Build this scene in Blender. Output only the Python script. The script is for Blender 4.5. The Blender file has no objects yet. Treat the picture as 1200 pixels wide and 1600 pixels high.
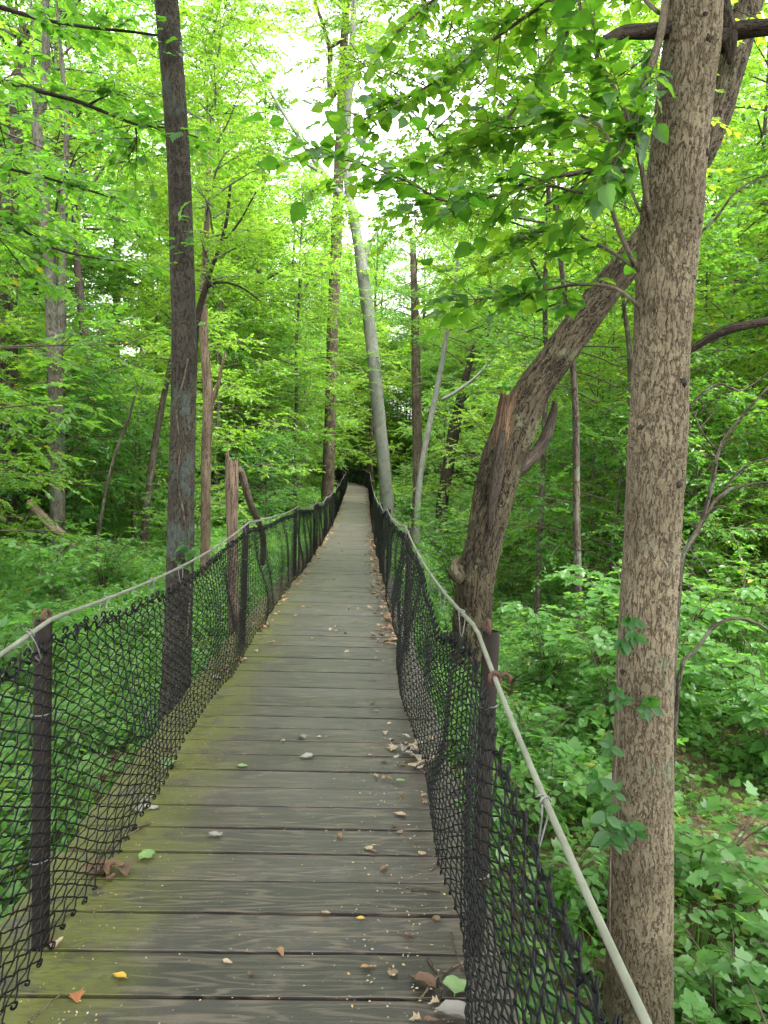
import bpy, math, random
import numpy as np
from mathutils import Vector, Matrix

rng = np.random.default_rng(7)
random.seed(7)
sc = bpy.context.scene
COL = sc.collection

# ------------------------------------------------------------------ camera
F = 1200.0                       # focal length in pixels of the 1200 x 1600 photograph
CAMZ = 1.55
d_y = Vector((-32, 71, -F)).normalized()            # the walkway's direction seen by the camera
roll = math.radians(1.7)
u_ = Vector((math.sin(roll), math.cos(roll), (71*math.cos(roll) - 32*math.sin(roll))/F)).normalized()
d_x = d_y.cross(u_)
M_wc = Matrix((d_x, d_y, u_)).transposed()          # world -> camera
R_cw = M_wc.transposed()
cam_d = bpy.data.cameras.new('camera')
cam = bpy.data.objects.new('camera', cam_d); COL.objects.link(cam)
cam.matrix_world = Matrix.Translation((0, 0, CAMZ)) @ R_cw.to_4x4()
cam_d.sensor_fit = 'VERTICAL'; cam_d.sensor_height = 36.0
cam_d.lens = 36.0*F/1600.0
cam_d.clip_start = 0.05; cam_d.clip_end = 2000
sc.camera = cam

def at(px, py, Y):
    """pixel of the photograph + distance along the walkway -> world point"""
    v = R_cw @ Vector((px-600, -(py-800), -F))
    v = v*(Y/v.y)
    return np.array((v.x, v.y, v.z+CAMZ))

def proj(p):
    v = M_wc @ Vector((p[0], p[1], p[2]-CAMZ))
    if v.z > -0.05: return None
    return 600 + F*v.x/-v.z, 800 - F*v.y/-v.z

# ------------------------------------------------------------------ light
SUN_EL, SUN_AZ = math.radians(64), math.radians(140)
world = bpy.data.worlds.new('World'); sc.world = world; world.use_nodes = True
nt = world.node_tree; nt.nodes.clear()
sky = nt.nodes.new('ShaderNodeTexSky'); sky.sky_type = 'NISHITA'; sky.sun_disc = False
sky.sun_elevation = SUN_EL; sky.sun_rotation = SUN_AZ
sky.dust_density = 3.0; sky.air_density = 1.0
hs = nt.nodes.new('ShaderNodeHueSaturation'); hs.inputs['Saturation'].default_value = 0.08
bg = nt.nodes.new('ShaderNodeBackground'); bg.inputs['Strength'].default_value = 0.15
wo = nt.nodes.new('ShaderNodeOutputWorld')
nt.links.new(sky.outputs[0], hs.inputs['Color']); nt.links.new(hs.outputs[0], bg.inputs[0]); nt.links.new(bg.outputs[0], wo.inputs[0])
sd = bpy.data.lights.new('sun', 'SUN'); sd.energy = .8; sd.angle = math.radians(25); sd.color = (1, .96, .9)
sun = bpy.data.objects.new('sun', sd); COL.objects.link(sun)
sdir = Vector((math.sin(SUN_AZ)*math.cos(SUN_EL), math.cos(SUN_AZ)*math.cos(SUN_EL), math.sin(SUN_EL)))
sun.rotation_euler = sdir.to_track_quat('Z', 'Y').to_euler(); sun.location = (0, 0, 40)

vs = sc.view_settings
vs.view_transform = 'Standard'; vs.look = 'None'; vs.gamma = 1.0; vs.use_curve_mapping = False
vs.exposure = 3.4
sc.cycles.use_denoising = True
sc.cycles.use_adaptive_sampling = True; sc.cycles.adaptive_threshold = .012
sc.cycles.max_bounces = 10; sc.cycles.diffuse_bounces = 6; sc.cycles.transmission_bounces = 8
sc.cycles.glossy_bounces = 3; sc.cycles.transparent_max_bounces = 8
sc.cycles.sample_clamp_indirect = 6.0

# ------------------------------------------------------------------ mesh helpers
def nrmz(a):
    return a/np.maximum(np.linalg.norm(a, axis=-1, keepdims=True), 1e-9)

def make_mesh(name, verts, faces, mat=None, attrs=None, smooth=True):
    """faces: list of int arrays (n,k), any mix of k"""
    me = bpy.data.meshes.new(name)
    verts = np.asarray(verts, dtype=np.float32).reshape(-1, 3)
    if not isinstance(faces, (list, tuple)): faces = [faces]
    faces = [np.asarray(f, dtype=np.int32) for f in faces if len(f)]
    loops = np.concatenate([f.ravel() for f in faces])
    cnt = np.concatenate([np.full(len(f), f.shape[1], dtype=np.int32) for f in faces])
    start = np.concatenate([[0], np.cumsum(cnt)[:-1]]).astype(np.int32)
    me.vertices.add(len(verts)); me.vertices.foreach_set('co', verts.ravel())
    me.loops.add(len(loops)); me.loops.foreach_set('vertex_index', loops)
    me.polygons.add(len(cnt)); me.polygons.foreach_set('loop_start', start)
    me.update(calc_edges=True)
    me.polygons.foreach_set('use_smooth', np.full(len(cnt), smooth, dtype=bool))
    if attrs:
        for k, v in attrs.items():
            v = np.asarray(v, dtype=np.float32)
            if v.ndim == 1:
                a = me.attributes.new(k, 'FLOAT', 'POINT'); a.data.foreach_set('value', v)
            else:
                a = me.attributes.new(k, 'FLOAT_VECTOR', 'POINT'); a.data.foreach_set('vector', v.ravel())
    me.validate(); me.update()
    if mat: me.materials.append(mat)
    return me

def link(name, me, parent=None, loc=None, mat=None, kind=None):
    o = bpy.data.objects.new(name, me); COL.objects.link(o)
    if parent: o.parent = parent
    if loc is not None: o.location = loc
    if kind: o['kind'] = kind
    return o

def tag(o, label, cat, group=None):
    o['label'] = label; o['category'] = cat
    if group: o['group'] = group
    return o

def thing(name, label, cat, loc=(0, 0, 0), rz=0, group=None, scale=1.0):
    o = bpy.data.objects.new(name, None); COL.objects.link(o)
    o.location = loc; o.rotation_euler = (0, 0, rz); o.scale = (scale,)*3
    o.empty_display_size = .1
    return tag(o, label, cat, group)

class Acc:
    """collects geometry for one mesh"""
    def __init__(s): s.v = []; s.f = {}; s.n = 0; s.a = {}
    def add(s, v, faces, **at_):
        v = np.asarray(v, dtype=np.float32).reshape(-1, 3)
        for f in (faces if isinstance(faces, list) else [faces]):
            f = np.asarray(f)
            if len(f): s.f.setdefault(f.shape[1], []).append(f+s.n)
        s.v.append(v)
        for k, x in at_.items(): s.a.setdefault(k, []).append(np.asarray(x, dtype=np.float32))
        s.n += len(v)
    def mesh(s, name, mat=None, smooth=True):
        return make_mesh(name, np.concatenate(s.v), [np.concatenate(x) for x in s.f.values()], mat,
                         {k: np.concatenate(x) for k, x in s.a.items()}, smooth)

def spline(P, n):
    """Catmull-Rom through the rows of P (k,d) -> (n,d), even in parameter by chord length"""
    P = np.asarray(P, float)
    if len(P) == 2: 
        t = np.linspace(0, 1, n)[:, None]; return P[0]*(1-t)+P[1]*t
    ch = np.concatenate([[0], np.cumsum(np.maximum(np.linalg.norm(np.diff(P[:, :3], axis=0), axis=1), 1e-6))])
    t = np.linspace(0, ch[-1], n)
    i = np.clip(np.searchsorted(ch, t, side='right')-1, 0, len(P)-2)
    Q = np.vstack([2*P[0]-P[1], P, 2*P[-1]-P[-2]])
    u = ((t-ch[i])/(ch[i+1]-ch[i]))[:, None]
    p0, p1, p2, p3 = Q[i], Q[i+1], Q[i+2], Q[i+3]
    return .5*((2*p1)+(-p0+p2)*u+(2*p0-5*p1+4*p2-p3)*u**2+(-p0+3*p1-3*p2+p3)*u**3)

def frames(P):
    T = nrmz(np.gradient(P, axis=0))
    ref = np.array((1., 0, 0)) if abs(T[0][0]) < .8 else np.array((0, 1., 0))
    N = np.zeros_like(T); n = nrmz(ref - T[0]*np.dot(ref, T[0]))
    for i in range(len(P)):
        n = n - T[i]*np.dot(n, T[i]); n = n/max(np.linalg.norm(n), 1e-9); N[i] = n
    return T, N, np.cross(T, N)

def tube(acc, P, r, sides=6, cap=True, lump=0.0, seed=0, bark=True, flare=None):
    P = np.asarray(P, float); K = len(P); r = np.broadcast_to(np.asarray(r, float), (K,))
    T, N, B = frames(P)
    th = np.arange(sides)*2*np.pi/sides
    s = np.concatenate([[0], np.cumsum(np.linalg.norm(np.diff(P, axis=0), axis=1))])
    rr = r[:, None]*np.ones((1, sides))
    if lump:
        q = np.random.default_rng(seed)
        for k in range(7):
            m = q.integers(1, 5); fr = q.uniform(.6, 4.5); ph = q.uniform(0, 6.28, 2)
            rr = rr*(1+lump*q.uniform(.3, 1)/ (1+.4*k)*np.sin(m*th[None]+ph[0]+np.sin(s*fr*.6+ph[1])[:, None])*np.cos(s*fr+ph[1])[:, None])
    if flare:
        q = np.random.default_rng(seed+5)
        fl = flare*np.exp(-s/.22)
        rr = rr*(1+fl[:, None]*(1+.45*np.sin(4*th+q.uniform(0, 6))+.3*np.sin(7*th+q.uniform(0, 6)))[None])
    V = P[:, None]+rr[..., None]*(np.cos(th)[None, :, None]*N[:, None]+np.sin(th)[None, :, None]*B[:, None])
    i = np.arange(K-1)[:, None]*sides; j = np.arange(sides)[None]; j2 = (j+1) % sides
    Fq = np.stack([i+j, i+j2, i+sides+j2, i+sides+j], -1).reshape(-1, 4)
    fs = [Fq]
    kw = {}
    if bark:
        R0 = max(float(np.median(r)), .004)
        b = np.stack([np.cos(th)[None]*R0*np.ones((K, 1)), np.sin(th)[None]*R0*np.ones((K, 1)), s[:, None]*np.ones((1, sides))], -1)
        kw['bark'] = b.reshape(-1, 3)
    V = V.reshape(-1, 3)
    if cap:
        V = np.vstack([V, P[0], P[-1]]); c0 = K*sides; j = np.arange(sides); j2 = (j+1) % sides
        fs.append(np.stack([np.full(sides, c0), j2, j], -1)); fs.append(np.stack([np.full(sides, c0+1), (K-1)*sides+j, (K-1)*sides+j2], -1))
        if bark: kw['bark'] = np.vstack([kw['bark'], [0, 0, 0], [0, 0, s[-1]]])
    acc.add(V, fs, **kw)

def wires(acc, P, r, sides=3):
    """P (W,K,3): many wires of equal point count at once"""
    W, K, _ = P.shape
    T = nrmz(np.gradient(P, axis=1)); ref = np.array((1., .15, 0))
    N = nrmz(np.cross(T, ref)); B = np.cross(T, N)
    th = np.arange(sides)*2*np.pi/sides
    V = P[:, :, None]+r*(np.cos(th)[None, None, :, None]*N[:, :, None]+np.sin(th)[None, None, :, None]*B[:, :, None])
    w = np.arange(W)[:, None, None]*K*sides; i = np.arange(K-1)[None, :, None]*sides; j = np.arange(sides)[None, None]; j2 = (j+1) % sides
    Fq = np.stack([w+i+j, w+i+j2, w+i+sides+j2, w+i+sides+j], -1).reshape(-1, 4)
    acc.add(V.reshape(-1, 3), Fq)

# ------------------------------------------------------------------ materials
def new_mat(name):
    m = bpy.data.materials.new(name); m.use_nodes = True
    m.node_tree.nodes.clear()
    return m, m.node_tree.nodes, m.node_tree.links

def nd(n, t, **kw):
    x = n.new(t)
    for k, v in kw.items():
        if k in x.inputs: x.inputs[k].default_value = v
        else: setattr(x, k, v)
    return x

def ramp(n, stops):
    r = n.new('ShaderNodeValToRGB'); e = r.color_ramp.elements
    while len(e) < len(stops): e.new(.5)
    for x, (p, c) in zip(e, stops): x.position = p; x.color = (*c, 1) if len(c) == 3 else c
    return r

def mixc(n, l, fac, a, b, blend='MIX'):
    m = n.new('ShaderNodeMix'); m.data_type = 'RGBA'; m.blend_type = blend
    for s, v in ((0, fac), (6, a), (7, b)):
        if hasattr(v, 'is_linked') or isinstance(v, bpy.types.NodeSocket): l.new(v, m.inputs[s])
        elif s == 0: m.inputs[s].default_value = v
        else: m.inputs[s].default_value = (*v, 1)
    return m.outputs[2]

def mth(n, l, op, a, b=0.0, clamp=False):
    m = n.new('ShaderNodeMath'); m.operation = op; m.use_clamp = clamp
    for s, v in ((0, a), (1, b)):
        if isinstance(v, bpy.types.NodeSocket): l.new(v, m.inputs[s])
        else: m.inputs[s].default_value = v
    return m.outputs[0]

def sstep(n, l, v, a, b):
    m = n.new('ShaderNodeMapRange'); m.interpolation_type = 'SMOOTHSTEP'
    l.new(v, m.inputs[0]); m.inputs[1].default_value = a; m.inputs[2].default_value = b
    return m.outputs[0]

def leaf_mat(name, stops, tstops, trans=.5, rough=.42, spec=.4):
    m, n, l = new_mat(name)
    a = nd(n, 'ShaderNodeAttribute', attribute_name='rnd'); oi = n.new('ShaderNodeObjectInfo')
    f = mth(n, l, 'ADD', mth(n, l, 'MULTIPLY', a.outputs['Fac'], .72), mth(n, l, 'MULTIPLY', oi.outputs['Random'], .28))
    c = ramp(n, stops); t = ramp(n, tstops); l.new(f, c.inputs[0]); l.new(f, t.inputs[0])
    p = nd(n, 'ShaderNodeBsdfPrincipled', Roughness=rough); p.inputs['Specular IOR Level'].default_value = spec
    l.new(c.outputs[0], p.inputs['Base Color'])
    tr = n.new('ShaderNodeBsdfTranslucent'); l.new(t.outputs[0], tr.inputs[0])
    mx = n.new('ShaderNodeMixShader'); mx.inputs[0].default_value = trans
    l.new(p.outputs[0], mx.inputs[1]); l.new(tr.outputs[0], mx.inputs[2])
    o = n.new('ShaderNodeOutputMaterial'); l.new(mx.outputs[0], o.inputs[0])
    return m

LEAF = leaf_mat('leaf_green',
    [(0, (.030, .086, .018)), (.45, (.058, .135, .025)), (.8, (.09, .17, .03)), (.97, (.13, .195, .03)), (1, (.28, .22, .02))],
    [(0, (.10, .30, .022)), (.45, (.18, .43, .03)), (.8, (.27, .51, .034)), (.97, (.38, .52, .03)), (1, (.55, .42, .02))], trans=.48, rough=.36, spec=.5)
LEAFY = leaf_mat('leaf_yellow_green',
    [(0, (.055, .115, .014)), (.5, (.085, .155, .018)), (.9, (.12, .185, .02)), (1, (.2, .22, .02))],
    [(0, (.165, .38, .022)), (.5, (.25, .48, .026)), (.9, (.35, .54, .028)), (1, (.5, .5, .02))], trans=.5, rough=.36, spec=.5)
LEAFD = leaf_mat('leaf_deep_green',
    [(0, (.018, .066, .015)), (.5, (.034, .105, .02)), (1, (.056, .14, .024))],
    [(0, (.07, .22, .015)), (.5, (.11, .31, .02)), (1, (.17, .38, .025))], trans=.45, spec=.3)
LEAFG = leaf_mat('ground_leaf_green',
    [(0, (.042, .118, .028)), (.5, (.07, .17, .04)), (.93, (.105, .205, .045)), (1, (.2, .2, .03))],
    [(0, (.12, .33, .035)), (.5, (.19, .44, .05)), (.93, (.27, .5, .055)), (1, (.4, .4, .03))], trans=.46, rough=.38, spec=.5)
LEAFN = leaf_mat('leaf_near_green',
    [(0, (.022, .072, .014)), (.5, (.04, .11, .018)), (1, (.07, .15, .02))],
    [(0, (.10, .30, .018)), (.5, (.19, .43, .022)), (1, (.31, .52, .026))], trans=.5, rough=.36, spec=.45)

def bark_mat(name, plate, plate2, furrow, cell=.016, stretch=.22, lichen=None, lich_amt=.5, depth=.006, true_disp=False, hi=.22):
    m, n, l = new_mat(name)
    a = nd(n, 'ShaderNodeAttribute', attribute_name='bark')
    nz = nd(n, 'ShaderNodeTexNoise', Scale=9.0, Detail=3.0); 
    mp = n.new('ShaderNodeMapping'); mp.inputs['Scale'].default_value = (1, 1, stretch)
    l.new(a.outputs['Vector'], nz.inputs['Vector'])
    off = n.new('ShaderNodeVectorMath'); off.operation = 'MULTIPLY_ADD'
    l.new(nz.outputs['Color'], off.inputs[0]); off.inputs[1].default_value = (cell*1.3, cell*1.3, cell*4); l.new(a.outputs['Vector'], off.inputs[2])
    l.new(off.outputs[0], mp.inputs[0])
    n1 = nd(n, 'ShaderNodeTexNoise', Scale=.55/cell, Detail=3.0, Roughness=.6, Distortion=.15); l.new(mp.outputs[0], n1.inputs['Vector'])
    mpc = n.new('ShaderNodeMapping'); mpc.inputs['Scale'].default_value = (1, 1, min(1, stretch*3.2)); mpc.inputs['Location'].default_value = (5, 3, 1); l.new(off.outputs[0], mpc.inputs[0])
    n2 = nd(n, 'ShaderNodeTexNoise', Scale=.5/cell, Detail=2.0, Distortion=.15); l.new(mpc.outputs[0], n2.inputs['Vector'])
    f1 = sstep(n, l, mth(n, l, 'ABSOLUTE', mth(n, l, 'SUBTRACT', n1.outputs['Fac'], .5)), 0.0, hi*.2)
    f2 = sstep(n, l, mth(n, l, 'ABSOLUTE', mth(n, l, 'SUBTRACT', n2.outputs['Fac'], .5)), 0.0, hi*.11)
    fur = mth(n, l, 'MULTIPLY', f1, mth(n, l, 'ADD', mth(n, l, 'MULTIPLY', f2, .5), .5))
    v1 = nd(n, 'ShaderNodeTexVoronoi', feature='F1', Scale=.8/cell); l.new(mp.outputs[0], v1.inputs['Vector'])
    fine = nd(n, 'ShaderNodeTexNoise', Scale=60.0, Detail=5.0, Roughness=.65); 
    mp2 = n.new('ShaderNodeMapping'); mp2.inputs['Scale'].default_value = (3, 3, .8); l.new(a.outputs['Vector'], mp2.inputs[0]); l.new(mp2.outputs[0], fine.inputs['Vector'])
    big = nd(n, 'ShaderNodeTexNoise', Scale=3.0, Detail=4.0); l.new(a.outputs['Vector'], big.inputs['Vector'])
    sep = n.new('ShaderNodeSeparateColor'); l.new(v1.outputs['Color'], sep.inputs[0])
    pc = mixc(n, l, sep.outputs[0], plate, plate2)
    pc = mixc(n, l, sstep(n, l, fine.outputs['Fac'], .35, .75), pc, tuple(x*1.35 for x in plate2))
    pc = mixc(n, l, sstep(n, l, big.outputs['Fac'], .35, .7), pc, tuple(x*.8 for x in plate))
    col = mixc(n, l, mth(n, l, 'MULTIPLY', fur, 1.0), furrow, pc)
    if lichen:
        ln = nd(n, 'ShaderNodeTexNoise', Scale=7.0, Detail=6.0, Roughness=.7); 
        mp3 = n.new('ShaderNodeMapping'); mp3.inputs['Location'].default_value = (3, 1, 7); mp3.inputs['Scale'].default_value = (1, 1, .5); l.new(a.outputs['Vector'], mp3.inputs[0]); l.new(mp3.outputs[0], ln.inputs['Vector'])
        lm = mth(n, l, 'MULTIPLY', sstep(n, l, ln.outputs['Fac'], .62-lich_amt*.25, .68-lich_amt*.2), .75)
        col = mixc(n, l, lm, col, lichen)
    p = nd(n, 'ShaderNodeBsdfPrincipled', Roughness=.9); p.inputs['Specular IOR Level'].default_value = .2
    l.new(col, p.inputs['Base Color'])
    h = mth(n, l, 'ADD', mth(n, l, 'MULTIPLY', fur, mth(n, l, 'ADD', mth(n, l, 'MULTIPLY', sep.outputs[1], .5), .6)), mth(n, l, 'MULTIPLY', fine.outputs['Fac'], .45))
    o = n.new('ShaderNodeOutputMaterial'); l.new(p.outputs[0], o.inputs[0])
    if true_disp:
        d = nd(n, 'ShaderNodeDisplacement', Midlevel=.8, Scale=depth); l.new(h, d.inputs['Height']); l.new(d.outputs[0], o.inputs['Displacement'])
        m.displacement_method = 'BOTH'
    else:
        b = nd(n, 'ShaderNodeBump', Strength=.9, Distance=depth); l.new(h, b.inputs['Height']); l.new(b.outputs[0], p.inputs['Normal'])
    return m

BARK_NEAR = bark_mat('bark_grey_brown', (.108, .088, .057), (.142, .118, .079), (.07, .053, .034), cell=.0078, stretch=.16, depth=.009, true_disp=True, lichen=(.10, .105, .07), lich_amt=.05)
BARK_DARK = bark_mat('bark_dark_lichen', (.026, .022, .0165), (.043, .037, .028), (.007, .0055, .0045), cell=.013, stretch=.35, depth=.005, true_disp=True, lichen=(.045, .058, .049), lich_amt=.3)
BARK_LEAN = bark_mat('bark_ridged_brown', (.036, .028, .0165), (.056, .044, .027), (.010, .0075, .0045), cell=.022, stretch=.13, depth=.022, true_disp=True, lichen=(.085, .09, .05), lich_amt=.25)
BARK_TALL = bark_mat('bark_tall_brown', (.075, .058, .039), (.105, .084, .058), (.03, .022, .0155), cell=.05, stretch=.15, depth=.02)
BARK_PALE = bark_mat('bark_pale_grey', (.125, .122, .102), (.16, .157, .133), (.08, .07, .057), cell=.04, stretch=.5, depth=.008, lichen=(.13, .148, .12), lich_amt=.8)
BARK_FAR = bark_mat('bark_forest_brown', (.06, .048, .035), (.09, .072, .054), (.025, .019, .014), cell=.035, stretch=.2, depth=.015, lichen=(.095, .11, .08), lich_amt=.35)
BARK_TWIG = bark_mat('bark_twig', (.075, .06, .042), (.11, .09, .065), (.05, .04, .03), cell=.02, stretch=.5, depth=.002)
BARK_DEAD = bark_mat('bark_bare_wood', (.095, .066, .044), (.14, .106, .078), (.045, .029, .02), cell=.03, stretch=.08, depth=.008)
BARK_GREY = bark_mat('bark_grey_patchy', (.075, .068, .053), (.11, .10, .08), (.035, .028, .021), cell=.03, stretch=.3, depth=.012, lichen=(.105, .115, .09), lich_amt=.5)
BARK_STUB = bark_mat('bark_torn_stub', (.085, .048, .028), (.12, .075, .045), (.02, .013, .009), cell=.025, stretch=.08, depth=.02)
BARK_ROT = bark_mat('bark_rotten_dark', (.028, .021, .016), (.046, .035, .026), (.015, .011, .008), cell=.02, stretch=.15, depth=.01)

def simple_mat(name, c, rough=.6, metal=0.0, c2=None, scale=20.0, bump=0.0, spec=.4):
    m, n, l = new_mat(name)
    p = nd(n, 'ShaderNodeBsdfPrincipled', Roughness=rough, Metallic=metal); p.inputs['Specular IOR Level'].default_value = spec
    tc = n.new('ShaderNodeTexCoord'); nz = nd(n, 'ShaderNodeTexNoise', Scale=scale, Detail=5.0, Roughness=.65); l.new(tc.outputs['Object'], nz.inputs['Vector'])
    l.new(mixc(n, l, sstep(n, l, nz.outputs['Fac'], .35, .68), c, c2 or tuple(x*.75 for x in c)), p.inputs['Base Color'])
    if bump:
        b = nd(n, 'ShaderNodeBump', Strength=.6, Distance=bump); l.new(nz.outputs['Fac'], b.inputs['Height']); l.new(b.outputs[0], p.inputs['Normal'])
    o = n.new('ShaderNodeOutputMaterial'); l.new(p.outputs[0], o.inputs[0])
    return m

WIRE = simple_mat('black_coated_wire', (.0028, .003, .0034), .5, 0, (.0048, .005, .0056), 60, spec=.14)
POST = simple_mat('post_dark_steel', (.0055, .0043, .0032), .6, .0, (.012, .0068, .004), 9, bump=.0006, spec=.15)
RUST = simple_mat('rusty_iron', (.06, .022, .012), .85, 0, (.03, .016, .012), 60, bump=.001)
CABLE = simple_mat('coated_cable', (.13, .135, .105), .5, 0, (.09, .094, .07), 14)
TIE = simple_mat('tie_wire', (.14, .14, .135), .4, .3, (.09, .09, .088), 60)
BEAM = simple_mat('beam_wood', (.07, .06, .045), .85, 0, (.045, .04, .03), 6)

def wood_mat():
    m, n, l = new_mat('weathered_plank_wood')
    tc = n.new('ShaderNodeTexCoord'); oi = n.new('ShaderNodeObjectInfo'); ge = n.new('ShaderNodeNewGeometry')
    add = n.new('ShaderNodeVectorMath'); add.operation = 'ADD'
    cmb = n.new('ShaderNodeCombineXYZ'); r50 = mth(n, l, 'MULTIPLY', oi.outputs['Random'], 57.0)
    l.new(r50, cmb.inputs[0]); l.new(r50, cmb.inputs[1]); l.new(r50, cmb.inputs[2])
    l.new(tc.outputs['Object'], add.inputs[0]); l.new(cmb.outputs[0], add.inputs[1])
    mp = n.new('ShaderNodeMapping'); mp.inputs['Scale'].default_value = (1.0, 9.0, 9.0); l.new(add.outputs[0], mp.inputs[0])
    # growth-ring grain: warped distance bands stretched along the plank
    warp = nd(n, 'ShaderNodeTexNoise', Scale=1.3, Detail=2.0); l.new(mp.outputs[0], warp.inputs['Vector'])
    rings = mth(n, l, 'SINE', mth(n, l, 'MULTIPLY', warp.outputs['Fac'], 52.0))
    fine = nd(n, 'ShaderNodeTexNoise', Scale=14.0, Detail=6.0, Roughness=.7)
    mpf = n.new('ShaderNodeMapping'); mpf.inputs['Scale'].default_value = (.5, 14.0, 14.0); l.new(add.outputs[0], mpf.inputs[0]); l.new(mpf.outputs[0], fine.inputs['Vector'])
    blot = nd(n, 'ShaderNodeTexNoise', Scale=3.2, Detail=5.0, Roughness=.6); l.new(add.outputs[0], blot.inputs['Vector'])
    base = ramp(n, [(0, (.0145, .0115, .010)), (.3, (.031, .025, .0235)), (.55, (.045, .0365, .0345)), (.8, (.022, .0175, .0152)), (1, (.040, .0295, .0215))]); l.new(oi.outputs['Random'], base.inputs[0])
    c = mixc(n, l, mth(n, l, 'MULTIPLY', sstep(n, l, rings, .1, .95), .6), base.outputs[0], (.105, .081, .06))
    c = mixc(n, l, mth(n, l, 'MULTIPLY', sstep(n, l, fine.outputs['Fac'], .46, .62), .7), c, (.02, .0165, .0148))
    c = mixc(n, l, mth(n, l, 'MULTIPLY', sstep(n, l, blot.outputs['Fac'], .48, .72), .55), c, (.023, .0225, .02))
    wet = nd(n, 'ShaderNodeTexNoise', Scale=1.7, Detail=6.0, Roughness=.65); l.new(ge.outputs['Position'], wet.inputs['Vector'])
    c = mixc(n, l, mth(n, l, 'MULTIPLY', sstep(n, l, wet.outputs['Fac'], .46, .62), .5), c, (.019, .0165, .013))
    dust = nd(n, 'ShaderNodeTexNoise', Scale=5.5, Detail=8.0, Roughness=.75); l.new(ge.outputs['Position'], dust.inputs['Vector'])
    c = mixc(n, l, mth(n, l, 'MULTIPLY', sstep(n, l, dust.outputs['Fac'], .52, .72), .4), c, (.115, .094, .076))
    # moss creeping in from the damp edge, dirt along the other edge
    sx = n.new('ShaderNodeSeparateXYZ'); l.new(ge.outputs['Position'], sx.inputs[0])
    mn = nd(n, 'ShaderNodeTexNoise', Scale=2.4, Detail=7.0, Roughness=.62); l.new(ge.outputs['Position'], mn.inputs['Vector'])
    mf = nd(n, 'ShaderNodeTexNoise', Scale=60.0, Detail=3.0); l.new(ge.outputs['Position'], mf.inputs['Vector'])
    edge = mth(n, l, 'ADD', sx.outputs[0], mth(n, l, 'MULTIPLY', mth(n, l, 'SUBTRACT', mn.outputs['Fac'], .5), .75))
    mp_ = nd(n, 'ShaderNodeTexNoise', Scale=7.0, Detail=8.0, Roughness=.7); l.new(ge.outputs['Position'], mp_.inputs['Vector'])
    mm = mth(n, l, 'MULTIPLY', sstep(n, l, edge, -.5, -.92), sstep(n, l, mp_.outputs['Fac'], .30, .53))
    mm = mth(n, l, 'MULTIPLY', mm, mth(n, l, 'ADD', mth(n, l, 'MULTIPLY', sstep(n, l, mf.outputs['Fac'], .35, .6), .4), .55))
    sy = sstep(n, l, sx.outputs[1], 14.0, 5.0)
    mm = mth(n, l, 'MULTIPLY', mm, mth(n, l, 'ADD', mth(n, l, 'MULTIPLY', sy, .65), .35))
    c = mixc(n, l, mm, c, (.062, .068, .003))
    dm = mth(n, l, 'MULTIPLY', sstep(n, l, edge, .15, .6), .6)
    c = mixc(n, l, dm, c, (.042, .035, .025))
    # worn lighter track in the middle
    p = nd(n, 'ShaderNodeBsdfPrincipled'); p.inputs['Specular IOR Level'].default_value = .5
    l.new(c, p.inputs['Base Color'])
    l.new(mth(n, l, 'ADD', mth(n, l, 'MULTIPLY', fine.outputs['Fac'], .3), mth(n, l, 'ADD', mth(n, l, 'MULTIPLY', mm, .35), .27)), p.inputs['Roughness'])
    h = mth(n, l, 'ADD', mth(n, l, 'MULTIPLY', fine.outputs['Fac'], .8), mth(n, l, 'MULTIPLY', rings, .12))
    b = nd(n, 'ShaderNodeBump', Strength=.7, Distance=.0025); l.new(h, b.inputs['Height']); l.new(b.outputs[0], p.inputs['Normal'])
    o = n.new('ShaderNodeOutputMaterial'); l.new(p.outputs[0], o.inputs[0])
    return m
WOOD = wood_mat()

def ground_mat():
    m, n, l = new_mat('forest_floor')
    ge = n.new('ShaderNodeNewGeometry')
    a = nd(n, 'ShaderNodeTexNoise', Scale=1.1, Detail=6.0, Roughness=.6); l.new(ge.outputs['Position'], a.inputs['Vector'])
    b = nd(n, 'ShaderNodeTexNoise', Scale=18.0, Detail=8.0, Roughness=.75); l.new(ge.outputs['Position'], b.inputs['Vector'])
    v = nd(n, 'ShaderNodeTexVoronoi', Scale=22.0); l.new(ge.outputs['Position'], v.inputs['Vector'])
    c = mixc(n, l, sstep(n, l, b.outputs['Fac'], .35, .65), (.045, .032, .02), (.12, .082, .05))
    sep = n.new('ShaderNodeSeparateColor'); l.new(v.outputs['Color'], sep.inputs[0])
    c = mixc(n, l, mth(n, l, 'MULTIPLY', sstep(n, l, sep.outputs[0], .6, .9), .6), c, (.19, .13, .08))
    c = mixc(n, l, mth(n, l, 'MULTIPLY', sstep(n, l, a.outputs['Fac'], .45, .6), .5), c, (.05, .06, .02))
    p = nd(n, 'ShaderNodeBsdfPrincipled', Roughness=.95); p.inputs['Specular IOR Level'].default_value = .15; l.new(c, p.inputs['Base Color'])
    bp = nd(n, 'ShaderNodeBump', Strength=1.0, Distance=.03); l.new(mth(n, l, 'ADD', b.outputs['Fac'], mth(n, l, 'MULTIPLY', v.outputs['Distance'], .5)), bp.inputs['Height']); l.new(bp.outputs[0], p.inputs['Normal'])
    o = n.new('ShaderNodeOutputMaterial'); l.new(p.outputs[0], o.inputs[0])
    return m
GROUND = ground_mat()

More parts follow.
